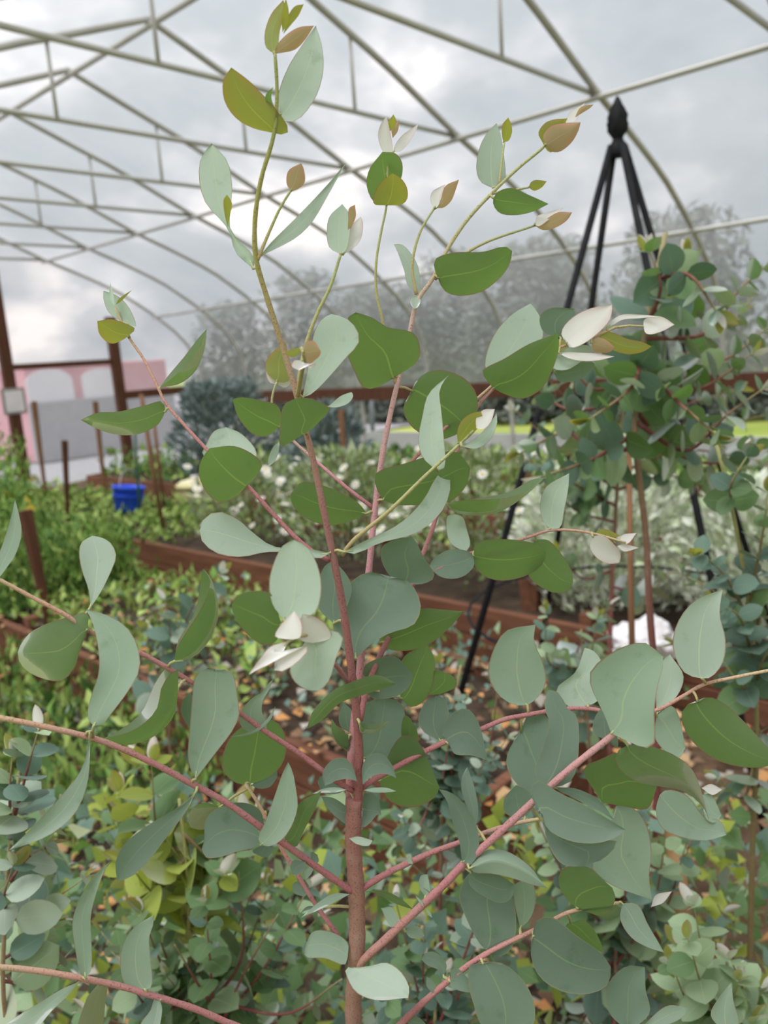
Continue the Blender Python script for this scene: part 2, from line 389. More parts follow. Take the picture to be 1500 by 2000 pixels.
# ------------------------------------------------------------------ outside: trees, yard, shed
M_crown = plain('hazy_crown', (.07, .085, .07), (.14, .16, .13), 2.2, .95, 1.0, 6)
M_trunk = plain('grey_trunk', (.10, .08, .06), (.2, .17, .14), 5, .9)
M_gravel = plain('pale_gravel', (.30, .29, .31), (.38, .37, .39), 8, .95)
tag(plane_grid('ground_yard', -40, 60, 11.6, 70, -.03, 4, 4, M_gravel), 'pale gravel yard beyond the film gable', 'yard', kind='structure')
def tree(x, y, h, r, label, seed, group=None):
    rg = random.Random(seed)
    root = thing('tree', label, 'tree', (x, y, -.05), group)
    tube_obj_ = tube([Vector((0, 0, 0)), Vector((rg.uniform(-.1, .1), 0, h * .3)), Vector((0, 0, h * .55))], [.12, .10, .06], 8)
    obj('trunk', mesh('trunk', tube_obj_[0], tube_obj_[1], [M_trunk], tube_obj_[2]), root)
    V = []; Fc = []
    for i in range(5200):
        while True:
            q = rv(rg)
            if q.length < 1: break
        e = 1 + noise.noise(q * 1.8 + Vector((seed, 0, 0))) * .3
        u = rg.random() ** 2.0
        c = Vector((q.x * r * e * (1.02 - .5 * u * u), q.y * r * e * (1.02 - .5 * u * u), h * (.04 + .96 * u) * (1 + q.z * .07)))
        x = rv(rg).normalized(); y = x.orthogonal().normalized() * .5; s = rg.uniform(.07, .15); b = len(V)
        V += [c - x * s, c + y * s, c + x * s, c - y * s]; Fc.append((b, b + 1, b + 2, b + 3))
    f = obj('crown', mesh('crown', V, Fc, [M_crown]), root); f['kind'] = 'stuff'
for i, (x, y, h) in enumerate([(15, -4 + 3.4 * k, 3.5 + .35 * math.sin(k * 2.3)) for k in range(8)] + [(19.2, -2.3 + 3.4 * k, 4.0 + .4 * math.sin(k * 1.7)) for k in range(7)]):
    tree(x, y, h, 1.72, 'hazy grey green tree standing outside beyond the right film wall', i * 3.7, 'trees outside the right film wall')
# red and white shed outside the gable
sx0 = onY(52, 760, 15).x; sx1 = onY(330, 760, 15).x
sh = thing('garden_shed', 'faded red shed with white arched windows blurred behind the film gable', 'shed', (mid(sx0, sx1), 15, 0))
child(box('wall', (sx0, 15, 0), (sx1, 17, 1.78), M_pink, bev=.02), sh)
child(box('plinth', (sx0 - .05, 14.90, 0), (sx1 + .05, 14.965, 1.12), M_gravel, bev=.01), sh)
def arch(xc, wd, z1):
    V = [(xc - wd, 14.97, 1.0)]; k = 12
    for i in range(k + 1):
        a = math.pi - math.pi * i / k; V.append((xc + math.cos(a) * wd, 14.97, z1 - wd * .5 + math.sin(a) * wd * .5))
    V.append((xc + wd, 14.97, 1.0)); n = len(V)
    V += [(x, y + .025, z) for x, y, z in V]
    Fc = [tuple(range(n)), tuple(range(2 * n - 1, n - 1, -1))] + [(i, i + n, (i + 1) % n + n, (i + 1) % n) for i in range(n)]
    child(obj('arched_window', mesh('arched_window', V, Fc, [M_whitep], smooth=False)), sh)
arch(onY(98, 760, 15).x, .45, 1.72); arch(onY(200, 760, 15).x, .42, 1.68)

# ------------------------------------------------------------------ background foliage
def oval_leaf(name, wid, cupv, mat, notch=0.0, nu=7, nv=2):
    V = []; UV = []; Fc = []
    for i in range(nu + 1):
        t = i / nu
        wv = wid * (math.sin(math.pi * t ** .85)) ** .62 if 0 < t < 1 else 0
        for q in range(-nv, nv + 1):
            v = q / nv
            V.append((t - notch * abs(v) * (1 - t), v * wv, cupv * (abs(v) ** 2) * wv - .10 * t * t)); UV.append((t, v * .5 + .5))
    W = 2 * nv + 1
    for i in range(nu):
        for q in range(W - 1):
            a = i * W + q; Fc.append((a, a + W, a + W + 1, a + 1))
    return mesh(name, V, Fc, [mat], UV)
BGM = {
 'blue': leaf_mat('bush_blue_leaf', (.17, .26, .215), (.10, .17, .125), (.10, .21, .05), (.24, .26, .16), (.30, .38, .22), .33, .2, 40, .3),
 'green': leaf_mat('bush_green_leaf', (.18, .285, .15), (.10, .19, .07), (.18, .35, .05), (.26, .26, .12), (.34, .42, .18), .40, .2, 40, .3),
 'fresh': leaf_mat('bush_fresh_leaf', (.42, .55, .36), (.28, .42, .20), (.34, .50, .14), (.40, .36, .2), (.5, .58, .34), .38, .2, 40, .25),
 'yellow': leaf_mat('bush_yellow_leaf', (.40, .47, .10), (.30, .40, .07), (.52, .58, .06), (.40, .30, .08), (.44, .46, .12), .45, .2, 30, .3),
 'pale': leaf_mat('bush_pale_leaf', (.50, .60, .50), (.36, .46, .36), (.35, .45, .25), (.45, .36, .28), (.6, .66, .5), .35, .2, 40, .2),
}
VAR = {k: [oval_leaf('leaf', wd, cu, m) for wd, cu in ((.42, .25), (.36, -.15), (.46, .1))] for k, m in BGM.items()}
VAR['bud'] = [oval_leaf('leaf', .22, .3, LEAF['w']), oval_leaf('leaf', .24, .3, LEAF['y'])]
TWB = twig_mat('bush_red_twig', [(0, (.22, .065, .06)), (.6, (.24, .085, .075)), (1, (.36, .32, .16))])
TWO = twig_mat('bush_olive_twig', [(0, (.20, .14, .07)), (.6, (.24, .18, .08)), (1, (.36, .36, .14))])
def bush(name, label, cat, stem, tips, mix, size, rs=.006, pairs=11, tw=None, seed=1, group=None, floor_z=.03, cap=300, tipsize=1.0):
    """stem: [(px,py,d)...] from low to high; tips: [(fraction along stem, [(px,py,d)...])]. Opposite round leaves in crossed pairs."""
    rg = random.Random(seed); tw = tw or TWB
    sp = [at(*p) for p in stem]
    b = sp[0].copy()
    if b.z > floor_z + .02: sp = [Vector((b.x, b.y, floor_z)), Vector((b.x, b.y, (b.z + floor_z) / 2))] + sp
    root = thing(name, label, cat, (b.x, b.y, floor_z), group)
    path = catmull(sp, 40); attach = catmull([at(*p) for p in stem], 40)
    V, Fc, UV = tube(path, [rs * (1 - .6 * i / 40) for i in range(41)], 8)
    so = child(obj('stem', mesh('stem', V, Fc, [tw], UV)), root)
    n = 0
    def put(par, p, axis, nrm, L, kind):
        nonlocal n
        if n >= cap: return
        n += 1
        x = axis.normalized(); z = (nrm - x * nrm.dot(x)).normalized(); y = z.cross(x)
        M = Matrix((x, y, z)).transposed().to_4x4() @ Matrix.Diagonal((L, L, L, 1)); M.translation = p
        o = bpy.data.objects.new('leaf', rg.choice(VAR[kind])); C.objects.link(o); o.parent = par; o.matrix_local = M
    kinds = [k for k, c in mix for _ in range(c)]
    for fr_, pts in tips:
        s = attach[min(40, max(0, int(fr_ * 40)))]
        bp = catmull([s] + [at(*p) for p in pts], 24)
        V, Fc, UV = tube(bp, [rs * .45 * (1 - .7 * i / 24) for i in range(25)], 6)
        bo = child(obj('branch', mesh('branch', V, Fc, [tw], UV)), root)
        tot = sum((bp[i + 1] - bp[i]).length for i in range(24))
        np_ = max(3, min(pairs, int(tot / (size * .5))))
        ph = rg.uniform(0, 3.1)
        for k in range(np_):
            u = .14 + .84 * k / max(1, np_ - 1); i = min(23, int(u * 24)); p = bp[i].lerp(bp[i + 1], u * 24 - i)
            t = (bp[i + 1] - bp[i]).normalized()
            r = t.cross(Vector((0, 0, 1))); r = r.normalized() if r.length > .05 else Vector((1, 0, 0)); q = t.cross(r)
            ph += math.pi / 2 + rg.uniform(-.3, .3)
            L = size * (1.12 - .62 * u) * rg.uniform(.78, 1.2)
            for sgn in (0, math.pi):
                a = ph + sgn + rg.uniform(-.25, .25); od = r * math.cos(a) + q * math.sin(a)
                al = rg.uniform(.15, .75)
                ax = od * math.cos(al) + t * math.sin(al) + Vector((0, 0, rg.uniform(-.25, .1)))
                nr = t * math.cos(al) - od * math.sin(al) + Vector((rg.uniform(-.35, .35), rg.uniform(-.35, .35), rg.uniform(-.2, .35)))
                put(bo, p, ax, nr, L, rg.choice(kinds))
        t = (bp[-1] - bp[-2]).normalized()
        for k in range(3):
            a = rg.uniform(0, 6.28); r = t.orthogonal().normalized(); q = t.cross(r)
            put(bo, bp[-1], t + (r * math.cos(a) + q * math.sin(a)) * .5, r, size * .55 * tipsize * rg.uniform(.7, 1.1), 'bud')
    return root
def jit(rg, pts, dj): return [(x, y, d + rg.uniform(-dj, dj)) for x, y, d in pts]
def auto_tips(seed, n, x0, x1, y0, y1, d0, d1, bx, by):
    """n branches reaching into a window of the bed, each through a point on the way."""
    rg = random.Random(seed); out = []
    for i in range(n):
        x = x0 + (x1 - x0) * ((i * .618) % 1); y = y0 + (y1 - y0) * rg.random(); d = rg.uniform(d0, d1)
        out.append((rg.uniform(.35, .95), [((x + bx) / 2 + rg.uniform(-30, 30), max(y + 40, (y + by) / 2), (d + (d0 + d1) / 2) / 2), (x, y, d)]))
    return out
D = 1.25
rb = bush('eucalyptus_bush', 'round leaved eucalyptus bush with a dark red stem beside the black obelisk', 'bush',
     [(1280, 1345, 1.28), (1268, 1180, 1.26), (1262, 1050, 1.25), (1248, 930, 1.24), (1240, 860, 1.23), (1246, 740, 1.22), (1270, 600, 1.2), (1300, 455, 1.2)],
     [(.62, [(1340, 880, 1.2), (1420, 810, 1.15), (1490, 760, 1.12)]), (.55, [(1170, 895, 1.22), (1110, 845, 1.25), (1015, 885, 1.3)]), (.66, [(1110, 800, 1.3), (1035, 745, 1.35)]),
      (.7, [(1160, 760, 1.2), (1105, 700, 1.2)]), (.7, [(1360, 760, 1.2), (1470, 690, 1.18)]), (.78, [(1380, 650, 1.2), (1440, 570, 1.2), (1495, 520, 1.2)]),
      (.8, [(1330, 620, 1.25), (1345, 500, 1.25)]), (.75, [(1200, 700, 1.3), (1175, 640, 1.3)]), (.72, [(1420, 700, 1.3), (1498, 640, 1.3)]), (.64, [(1310, 880, 1.3), (1390, 905, 1.3), (1480, 865, 1.35)]),
      (.58, [(1150, 900, 1.15), (1060, 930, 1.12)]), (.82, [(1290, 560, 1.15), (1268, 490, 1.15)]), (.76, [(1230, 760, 1.12), (1150, 820, 1.1)]), (.74, [(1330, 790, 1.12), (1400, 850, 1.08)]),
      (.9, [(1350, 540, 1.1), (1400, 610, 1.1)]), (.68, [(1290, 850, 1.35), (1240, 790, 1.4)])],
     [('blue', 3), ('green', 4), ('fresh', 1), ('pale', 1)], .056, .0095, 8, seed=3)
bush('eucalyptus_bush', 'bluish round leaved eucalyptus on an olive stem at the far right edge', 'bush',
     [(1470, 1640, 1.12), (1478, 1450, 1.1), (1468, 1230, 1.08), (1445, 1070, 1.07), (1420, 950, 1.06), (1400, 870, 1.05)],
     [(.55, [(1420, 1130, 1.05), (1370, 1080, 1.02)]), (.6, [(1490, 1040, 1.05), (1500, 960, 1.05)]), (.5, [(1500, 1150, 1.1), (1530, 1100, 1.1)]), (.45, [(1440, 1200, 1.02), (1395, 1180, 1.0)]),
      (.5, [(1400, 1160, 1.15), (1330, 1120, 1.18)]), (.4, [(1490, 1290, 1.05), (1520, 1240, 1.05)]), (.38, [(1440, 1330, 1.05), (1410, 1290, 1.05)]), (.3, [(1440, 1450, 1.1), (1370, 1420, 1.15)]),
      (.3, [(1500, 1460, 1.1), (1530, 1410, 1.1)]), (.42, [(1390, 1280, 1.2), (1320, 1260, 1.22)]), (.85, [(1430, 940, 1.0), (1460, 890, 1.0)]), (.25, [(1450, 1560, 1.1), (1400, 1520, 1.1)])],
     [('blue', 5), ('green', 1)], .044, .006, 8, TWO, seed=5)
bush('eucalyptus_bush', 'small fresh blue green eucalyptus in front of the brown corner post', 'bush', [(1150, 1440, 1.6), (1140, 1330, 1.58), (1135, 1230, 1.56)],
     auto_tips(11, 9, 1050, 1215, 1160, 1400, 1.45, 1.75, 1140, 1400), [('fresh', 2), ('blue', 3)], .052, .005, 7, seed=7)
bush('eucalyptus_bush', 'silvery small leaved eucalyptus behind the sapling stem, low in the middle', 'bush', [(860, 1800, 1.2), (865, 1600, 1.18), (880, 1420, 1.16), (900, 1300, 1.14)],
     auto_tips(13, 17, 715, 1010, 1290, 1700, 1.0, 1.35, 870, 1650), [('blue', 5), ('pale', 1), ('fresh', 1)], .036, .005, 8, seed=9)
bush('eucalyptus_bush', 'pale leaved eucalyptus reaching in at the lower left edge', 'bush', [(8, 1960, .74), (8, 1830, .73), (20, 1640, .72), (40, 1500, .71)],
     [(.75, [(60, 1480, .7), (75, 1425, .7)]), (.7, [(20, 1520, .7), (25, 1475, .7)]), (.6, [(90, 1600, .75), (130, 1560, .78)]), (.5, [(50, 1680, .72), (90, 1650, .74)]), (.4, [(10, 1740, .7), (25, 1690, .7)]),
      (.35, [(100, 1760, .8), (165, 1715, .82)]), (.2, [(60, 1840, .8), (110, 1800, .8)]), (.1, [(60, 1920, .76), (120, 1880, .78)])],
     [('pale', 2), ('fresh', 2), ('blue', 2)], .040, .0042, 5, seed=12)
bush('eucalyptus_bush', 'blurred yellow green large leaved sapling under the lower left branches', 'bush', [(370, 2000, 1.0), (370, 1850, .98), (365, 1700, .97), (350, 1560, .96)],
     auto_tips(17, 15, 225, 520, 1480, 1720, .9, 1.1, 365, 1800), [('yellow', 4), ('green', 2)], .064, .005, 6, TWO, seed=15)
bush('eucalyptus_bush', 'small sapling with grey tips between the weeds and the left branches', 'bush', [(330, 1440, 1.55), (335, 1340, 1.5), (345, 1240, 1.48)],
     [(.9, [(380, 1180, 1.45), (432, 1120, 1.42)]), (.8, [(330, 1220, 1.45), (322, 1170, 1.45)]), (.7, [(300, 1290, 1.5), (285, 1230, 1.5)]), (.6, [(390, 1300, 1.5), (420, 1260, 1.5)]), (.5, [(290, 1360, 1.55), (250, 1330, 1.6)])],
     [('blue', 3), ('pale', 1)], .050, .004, 6, seed=18)
bush('eucalyptus_bush', 'dense dark green eucalyptus filling the bottom left below the branches', 'bush', [(420, 2150, .98), (420, 2000, .97), (410, 1880, .96)],
     auto_tips(19, 24, 150, 680, 1700, 2010, .85, 1.15, 420, 2050), [('green', 5), ('blue', 2), ('fresh', 2)], .042, .005, 7, seed=21)
bush('eucalyptus_bush', 'dusky eucalyptus at the bottom right of the thick sapling stem', 'bush', [(850, 2200, .92), (850, 2050, .9), (850, 1960, .9)],
     auto_tips(23, 16, 700, 1010, 1700, 2010, .8, 1.1, 850, 2050), [('green', 2), ('blue', 4), ('pale', 1)], .038, .005, 7, seed=25)
bush('eucalyptus_bush', 'light green young eucalyptus at the bottom right corner', 'bush', [(1430, 2150, .86), (1430, 2000, .85), (1420, 1880, .84)],
     auto_tips(29, 11, 1310, 1500, 1740, 2000, .76, .95, 1430, 2050), [('fresh', 5), ('green', 1)], .046, .0042, 6, TWO, seed=27)
bush('eucalyptus_bush', 'sparse eucalyptus twigs around the wooden stake at the lower right', 'bush', [(1200, 2150, 1.15), (1200, 1950, 1.14), (1210, 1750, 1.12), (1230, 1600, 1.1)],
     auto_tips(31, 16, 1020, 1480, 1540, 1990, 1.0, 1.3, 1210, 1950), [('blue', 3), ('fresh', 2), ('green', 1)], .044, .005, 7, seed=33)
bush('eucalyptus_bush', 'grey green eucalyptus behind the black obelisk legs, wider than the bush in front', 'bush',
     [(1190, 1330, 1.9), (1195, 1150, 1.88), (1205, 960, 1.86), (1215, 820, 1.85), (1230, 700, 1.84)],
     [(.55, [(1110, 940, 1.8), (1030, 900, 1.75)]), (.6, [(1100, 880, 1.9), (1005, 800, 1.9)]), (.75, [(1120, 790, 1.85), (1050, 720, 1.85)]), (.6, [(1310, 930, 1.9), (1400, 960, 1.9)]),
      (.7, [(1320, 800, 1.9), (1440, 760, 1.9)]), (.85, [(1330, 700, 1.9), (1450, 610, 1.9)]), (.8, [(1290, 760, 1.85), (1370, 700, 1.8)]), (.65, [(1330, 880, 1.8), (1490, 900, 1.8)]),
      (.5, [(1130, 1000, 1.85), (1080, 960, 1.8)]), (.72, [(1400, 830, 1.95), (1500, 810, 1.95)]), (.9, [(1200, 680, 1.8), (1160, 650, 1.8)]), (.68, [(1160, 860, 1.7), (1110, 830, 1.65)]),
      (.35, [(1140, 1130, 1.9), (1090, 1080, 1.9)]), (.3, [(1260, 1160, 1.9), (1320, 1110, 1.9)])],
     [('blue', 3), ('green', 3), ('fresh', 1), ('pale', 1)], .064, .0085, 8, seed=37)
# leaf mould and low leaves between the plants
def scatter(name, label, cat, n, place, shapes, mats, seed):
    rg = random.Random(seed); V = []; Fc = []; UV = []; mi = []
    for i in range(n):
        p, x, z, L, wd, m = place(rg)
        x = x.normalized(); z = (z - x * z.dot(x)); z = z.normalized() if z.length > 1e-4 else x.orthogonal(); y = z.cross(x); b = len(V)
        for (t, v, h) in shapes:
            V.append(p + x * (t * L) + y * (v * wd * L) + z * (h * L)); UV.append((t, .5 + v * .5))
        Fc.append((b, b + 1, b + 5, b + 2)); Fc.append((b, b + 2, b + 5, b + 3)) if False else None
        Fc[-1:] = []
        Fc.append((b, b + 1, b + 2)); Fc.append((b, b + 2, b + 3)); Fc.append((b + 1, b + 4, b + 2)); Fc.append((b + 2, b + 4, b + 3)) ; mi += [m] * 4
    o = obj(name, mesh(name, V, Fc, mats, UV, mi)); tag(o, label, cat, kind='stuff'); return o
LS = [(0, 0, 0), (.45, -1, .12), (.5, 0, 0), (.45, 1, .12), (1, 0, -.08)]
M_dead = [plain('tan_dead_leaf', (.46, .27, .13), (.60, .40, .22), 9, .8), plain('orange_dead_leaf', (.52, .22, .07), (.62, .34, .14), 9, .8), plain('brown_dead_leaf', (.13, .07, .04), (.24, .14, .08), 9, .85), plain('grey_dead_leaf', (.34, .30, .26), (.48, .44, .38), 9, .85)]
def pl_dead(rg):
    x = rg.uniform(-.7, 2.9); y = rg.uniform(.2, 5.5); z = .05 if (x < 1.5 or x > 2.4) else .285
    return Vector((x, y, z + rg.uniform(0, .02))), Vector((rg.uniform(-1, 1), rg.uniform(-1, 1), rg.uniform(-.2, .2))), Vector((0, 0, 1)) + rv(rg, .5), rg.uniform(.03, .065), rg.uniform(.3, .5), rg.choice((0, 0, 1, 2, 2, 2, 3))
scatter('fallen_leaves', 'tan and orange fallen leaves covering the mulch', 'fallen leaves', 5600, pl_dead, LS, M_dead, 41)
FOL = [BGM['green'], BGM['blue'], BGM['yellow'], BGM['fresh']]
def pl_low(rg):
    px = rg.uniform(-80, 1580); py = rg.uniform(1560, 2150); d = rg.uniform(1.15, 1.75)
    if py < 1700 and 150 < px < 600: d += .1
    return at(px, py, d), rv(rg) + Vector((0, 0, .3)), rv(rg) + Vector((0, 0, .8)), rg.uniform(.03, .05), rg.uniform(.34, .46), rg.choice((0, 0, 0, 0, 1, 1, 2, 2, 3))
def pl_seed(rg):
    x = rg.uniform(.7, 2.9); y = rg.uniform(1.0, 3.6); z = .28 if 1.5 < x < 2.4 else .05
    return Vector((x, y, z + rg.random() ** 2 * .22)), rv(rg) + Vector((0, 0, .6)), rv(rg) + Vector((0, 0, .8)), rg.uniform(.03, .055), rg.uniform(.26, .42), rg.choice((0, 1, 1, 1, 3))
scatter('seedlings', 'small bluish seedlings and shoots over the mulch behind the sapling', 'seedlings', 1500, pl_seed, LS, FOL, 44)
scatter('low_foliage', 'low mixed leaves crowding the bed beneath the saplings', 'foliage', 2600, pl_low, LS, FOL, 43)
# weeds in the left bed
M_weed = [plain('weed_green', (.15, .29, .05), (.26, .42, .09), 6, .7), plain('weed_light', (.32, .46, .10), (.46, .56, .18), 6, .7), plain('weed_dark', (.08, .18, .04), (.14, .26, .07), 6, .7)]
def pl_weed(rg):
    x = rg.uniform(1.56, 2.36); y = 4.25 + 5.0 * rg.random() ** 1.3
    h = rg.random() ** 1.5
    top = .30 + .62 * min(1, (y - 4.0) / 1.6) + .15 * noise.noise(Vector((x * 3, y * 2, 0)))
    if x > .50 * y - .42: top = min(top, .34)
    return Vector((x, y, .28 + h * top)), rv(rg, .8) + Vector((0, 0, 1.0)), rv(rg), rg.uniform(.03, .085), rg.uniform(.08, .18), rg.choice((0, 0, 1, 2) if h > .25 else (0, 2, 2))
scatter('weeds', 'tall feathery green weeds filling the left raised bed', 'weeds', 26000, pl_weed, LS, M_weed, 47)
def pl_low2(rg):
    x = rg.uniform(1.55, 3.85); y = rg.uniform(2.3, 6.2) if x < 2.9 else rg.uniform(5.0, 9.3)
    if x < 2.9 and rg.random() < .3: y = rg.uniform(6, 9.3)
    z = .03 if 2.4 < x < 2.93 else .28
    return Vector((x, y, z + rg.random() ** 2 * .16)), rv(rg, .9) + Vector((0, 0, .7)), rv(rg) + Vector((0, 0, .6)), rg.uniform(.04, .09), rg.uniform(.12, .32), rg.choice((1, 1, 0))
scatter('low_weeds', 'bright yellow green low weeds spreading over the mulch', 'weeds', 6400, pl_low2, LS, M_weed, 53)
def pl_tuft(rg):
    x = rg.uniform(.75, 1.49); y = rg.uniform(2.2, 4.8)
    return Vector((x, y, .05 + rg.random() ** 2 * .24)), rv(rg, .8) + Vector((0, 0, 1)), rv(rg), rg.uniform(.04, .10), rg.uniform(.08, .25), rg.choice((0, 1, 1, 2))
scatter('grass_tufts', 'rough green tufts along the foot of the left bed board', 'grass', 2600, pl_tuft, LS, M_weed, 57)
def pl_far(rg):
    x = rg.choice((rg.uniform(4.8, 5.6), rg.uniform(6.5, 7.3), rg.uniform(3.9, 4.7))); y = rg.uniform(-.8, 9.4); z = .28 if not (3.87 < x < 4.75) else .02
    return Vector((x, y, z + rg.random() ** 2 * (.10 if x > 6 else .30 if z > .1 else .12))), rv(rg, .9) + Vector((0, 0, .9)), rv(rg), rg.uniform(.06, .15), rg.uniform(.1, .3), rg.choice((0, 1, 2, 2))
scatter('far_weeds', 'mixed green growth over the far beds and paths', 'weeds', 7000, pl_far, LS, M_weed, 59)

# clumps standing in the second bed
M_silver = [plain('silver_leaf', (.74, .78, .66), (.86, .88, .78), 8, .85), plain('silver_green_leaf', (.56, .66, .42), (.70, .78, .56), 8, .85)]
M_daisyg = [plain('daisy_green', (.22, .32, .10), (.36, .45, .18), 8, .8), plain('daisy_pale', (.34, .40, .24), (.48, .52, .36), 8, .8)]
M_petal = plain('white_petal', (.86, .85, .80), rough=.7); M_disc = plain('yellow_disc', (.72, .5, .08), rough=.7)
M_bluesh = [plain('dark_blue_leaf', (.12, .175, .165), (.20, .26, .245), 8, .8), plain('grey_blue_leaf', (.24, .31, .30), (.36, .42, .41), 8, .8)]
def clump(name, label, cat, c, rx, ry, h, n, mats, L, seed, group=None, stalks=5):
    root = thing(name, label, cat, c, group); rg = random.Random(seed)
    c = Vector(c)
    V = []; Fc = []; UV = []; mi = []
    for i in range(n):
        a = rg.uniform(0, 6.28); r = rg.random() ** .5; u = rg.random() ** .8
        sp = 1.05 - .45 * abs(u - .45) * 2
        p = Vector((math.cos(a) * r * rx * sp, math.sin(a) * r * ry * sp, u * h))
        x = (Vector((p.x, p.y, .1)) * 1.2 + Vector((0, 0, .35)) + rv(rg, .3)).normalized(); z = rv(rg) + Vector((0, 0, .4)); z = (z - x * z.dot(x)).normalized(); y = z.cross(x); b = len(V)
        l = L * rg.uniform(.6, 1.3)
        for (t, v, hh) in LS: V.append(p + x * (t * l) + y * (v * .22 * l) + z * (hh * l)); UV.append((t, .5))
        Fc += [(b, b + 1, b + 2), (b, b + 2, b + 3), (b + 1, b + 4, b + 2), (b + 2, b + 4, b + 3)]; mi += [0 if rg.random() < .55 else 1] * 4
    f = obj('foliage', mesh('foliage', V, Fc, mats, UV, mi), root); f['kind'] = 'stuff'
    for i in range(stalks):
        a = rg.uniform(0, 6.28); r = rg.uniform(.1, .6)
        V, Fc, UV = tube([Vector((0, 0, 0)), Vector((math.cos(a) * r * rx * .5, math.sin(a) * r * ry * .5, h * .5)), Vector((math.cos(a) * r * rx, math.sin(a) * r * ry, h * .9))], [.006, .005, .003], 6)
        obj('stalk', mesh('stalk', V, Fc, [TWO], UV), root)
    return root
for i, (y, h, lab) in enumerate([(.95, .62, 'feathery silver clump at the right, behind the dark red stem'), (1.75, .66, 'feathery silver clump between the black obelisk legs'), (.2, .6, 'feathery silver clump at the right edge behind the bluish eucalyptus')]):
    clump('silver_plant', lab, 'plant', (3.4, y, .26), .42, .5, h, 5200, M_silver, .055, 61 + i, 'feathery silver clumps')
def flower_mesh():
    V = []; Fc = []; mi = []
    for k in range(9):
        a = 2 * math.pi * k / 9; u = Vector((math.cos(a), math.sin(a), 0)); q = Vector((-u.y, u.x, 0)); b = len(V)
        V += [u * .2, u * .6 + q * .19 + Vector((0, 0, .05)), u * 1.0, u * .6 - q * .19 + Vector((0, 0, .05))]; Fc.append((b, b + 1, b + 2, b + 3)); mi.append(0)
    b = len(V)
    for k in range(8): a = 2 * math.pi * k / 8; V.append(Vector((math.cos(a) * .27, math.sin(a) * .27, .04)))
    V.append(Vector((0, 0, .14)))
    for k in range(8): Fc.append((b + k, b + (k + 1) % 8, b + 8)); mi.append(1)
    return mesh('flower', V, Fc, [M_petal, M_disc], None, mi)
FM = flower_mesh()
for i, (y, h, nf, lab) in enumerate([(2.6, .72, 40, 'white daisy clump right of the pink leader stem'), (3.5, .68, 44, 'white daisy clump behind the leader stems'), (4.5, .6, 26, 'smaller white daisy clump left of the leader stem')]):
    r = clump('daisy_plant', lab, 'plant', (3.4, y, .26), .42, .48, h, 1300, M_daisyg, .06, 71 + i, 'white daisy clumps'); rg = random.Random(80 + i)
    for k in range(nf):
        f = obj('flower', FM, r); a = rg.uniform(2.2, 5.9); rr = rg.uniform(.6, 1.15); s = rg.uniform(.026, .042)
        f.location = (math.cos(a) * .45 * rr, math.sin(a) * .5 * rr, h * rg.uniform(.35, 1.02)); f.scale = (s, s, s)
        f.rotation_euler = (rg.uniform(-.6, .9), rg.uniform(-1.1, .1), 0)
yf = thing('yellow_flower_plant', 'small plant with yellow blossoms among the weeds near the dark stake', 'plant', (1.95, 4.75, .27))
M_yel = plain('yellow_petal', (.80, .55, .04), rough=.6)
YM = FM.copy(); YM.materials[0] = M_yel
rg = random.Random(5)
for k in range(5):
    tip = Vector((rg.uniform(-.10, .10), rg.uniform(-.10, .10), .42 + .06 * k))
    V, Fc, UV = tube([Vector((0, 0, 0)), tip * .5 + Vector((.01, 0, 0)), tip], [.004, .003, .002], 6); s_ = obj('stalk', mesh('stalk', V, Fc, [M_weed[0]], UV), yf)
    f = obj('flower', YM, s_); f.location = tip; f.scale = (.035,) * 3; f.rotation_euler = (.3, -.9, k)
clump('blue_shrub', 'dusky blue green shrub behind the blue bucket and stakes', 'shrub', (5.2, 7.2, .26), .60, .60, 1.08, 2600, M_bluesh, .09, 91, stalks=8)
clump('blue_shrub', 'smaller blue green shrub right of the dusky shrub below the rail', 'shrub', (5.2, 5.6, .26), .4, .45, .8, 1300, M_bluesh, .10, 93, stalks=6)

# ------------------------------------------------------------------ stakes, bucket, obelisk and small things
def stake(name, label, cat, a, b, w, mat, sq=True, group=None):
    """a: foot (world), b: top (world)"""
    a = Vector(a); b = Vector(b); ax = (b - a); L = ax.length
    root_loc = a
    if sq:
        bm = boxv((-w / 2, -w / 2, 0), (w / 2, w / 2, L), w * .08)
        for v in bm.verts:
            if v.co.z < w * 1.5: v.co.x *= .5; v.co.y *= .5
    else:
        V, Fc, UV = tube([Vector((0, 0, 0)), Vector((w * .1, 0, L * .5)), Vector((0, 0, L))], [w / 2, w / 2, w * .45], 8)
        bm = None
    if bm: me = bpy.data.meshes.new(name); bm.to_mesh(me); bm.free(); me.materials.append(mat)
    else: me = mesh(name, V, Fc, [mat], UV)
    o = obj(name, me); o.location = a; o.rotation_euler = ax.to_track_quat('Z', 'Y').to_euler(); tag(o, label, cat, group); return o
def depth_of(p): return -(ROT.transposed() @ (Vector(p) - EYE)).z
def pstake(name, label, cat, foot, top, z, w, mat, sq=True):
    a = onz(foot[0], foot[1], z); d = depth_of(a); b = at(top[0], top[1], d * .985); stake(name, label, cat, a, b, w, mat, sq)
pstake('wooden_stake', 'thick dark brown stake leaning at the left edge above the near board', 'stake', (97, 1222), (48, 996), .25, .062, M_dark)
pstake('wooden_stake', 'thin brown stake standing right of the leftmost door post', 'stake', (92, 985), (66, 784), .25, .05, M_post)
pstake('wooden_stake', 'short dark stake poking out of the weeds left of the blue bucket', 'stake', (134, 1040), (126, 860), .25, .045, M_dark)
pstake('wooden_stake', 'thin brown stake midway between the two door posts', 'stake', (208, 990), (186, 784), .25, .045, M_post)
pstake('bamboo_cane', 'tall brown cane just right of the blue bucket', 'cane', (320, 1040), (276, 770), .27, .038, M_post, False)
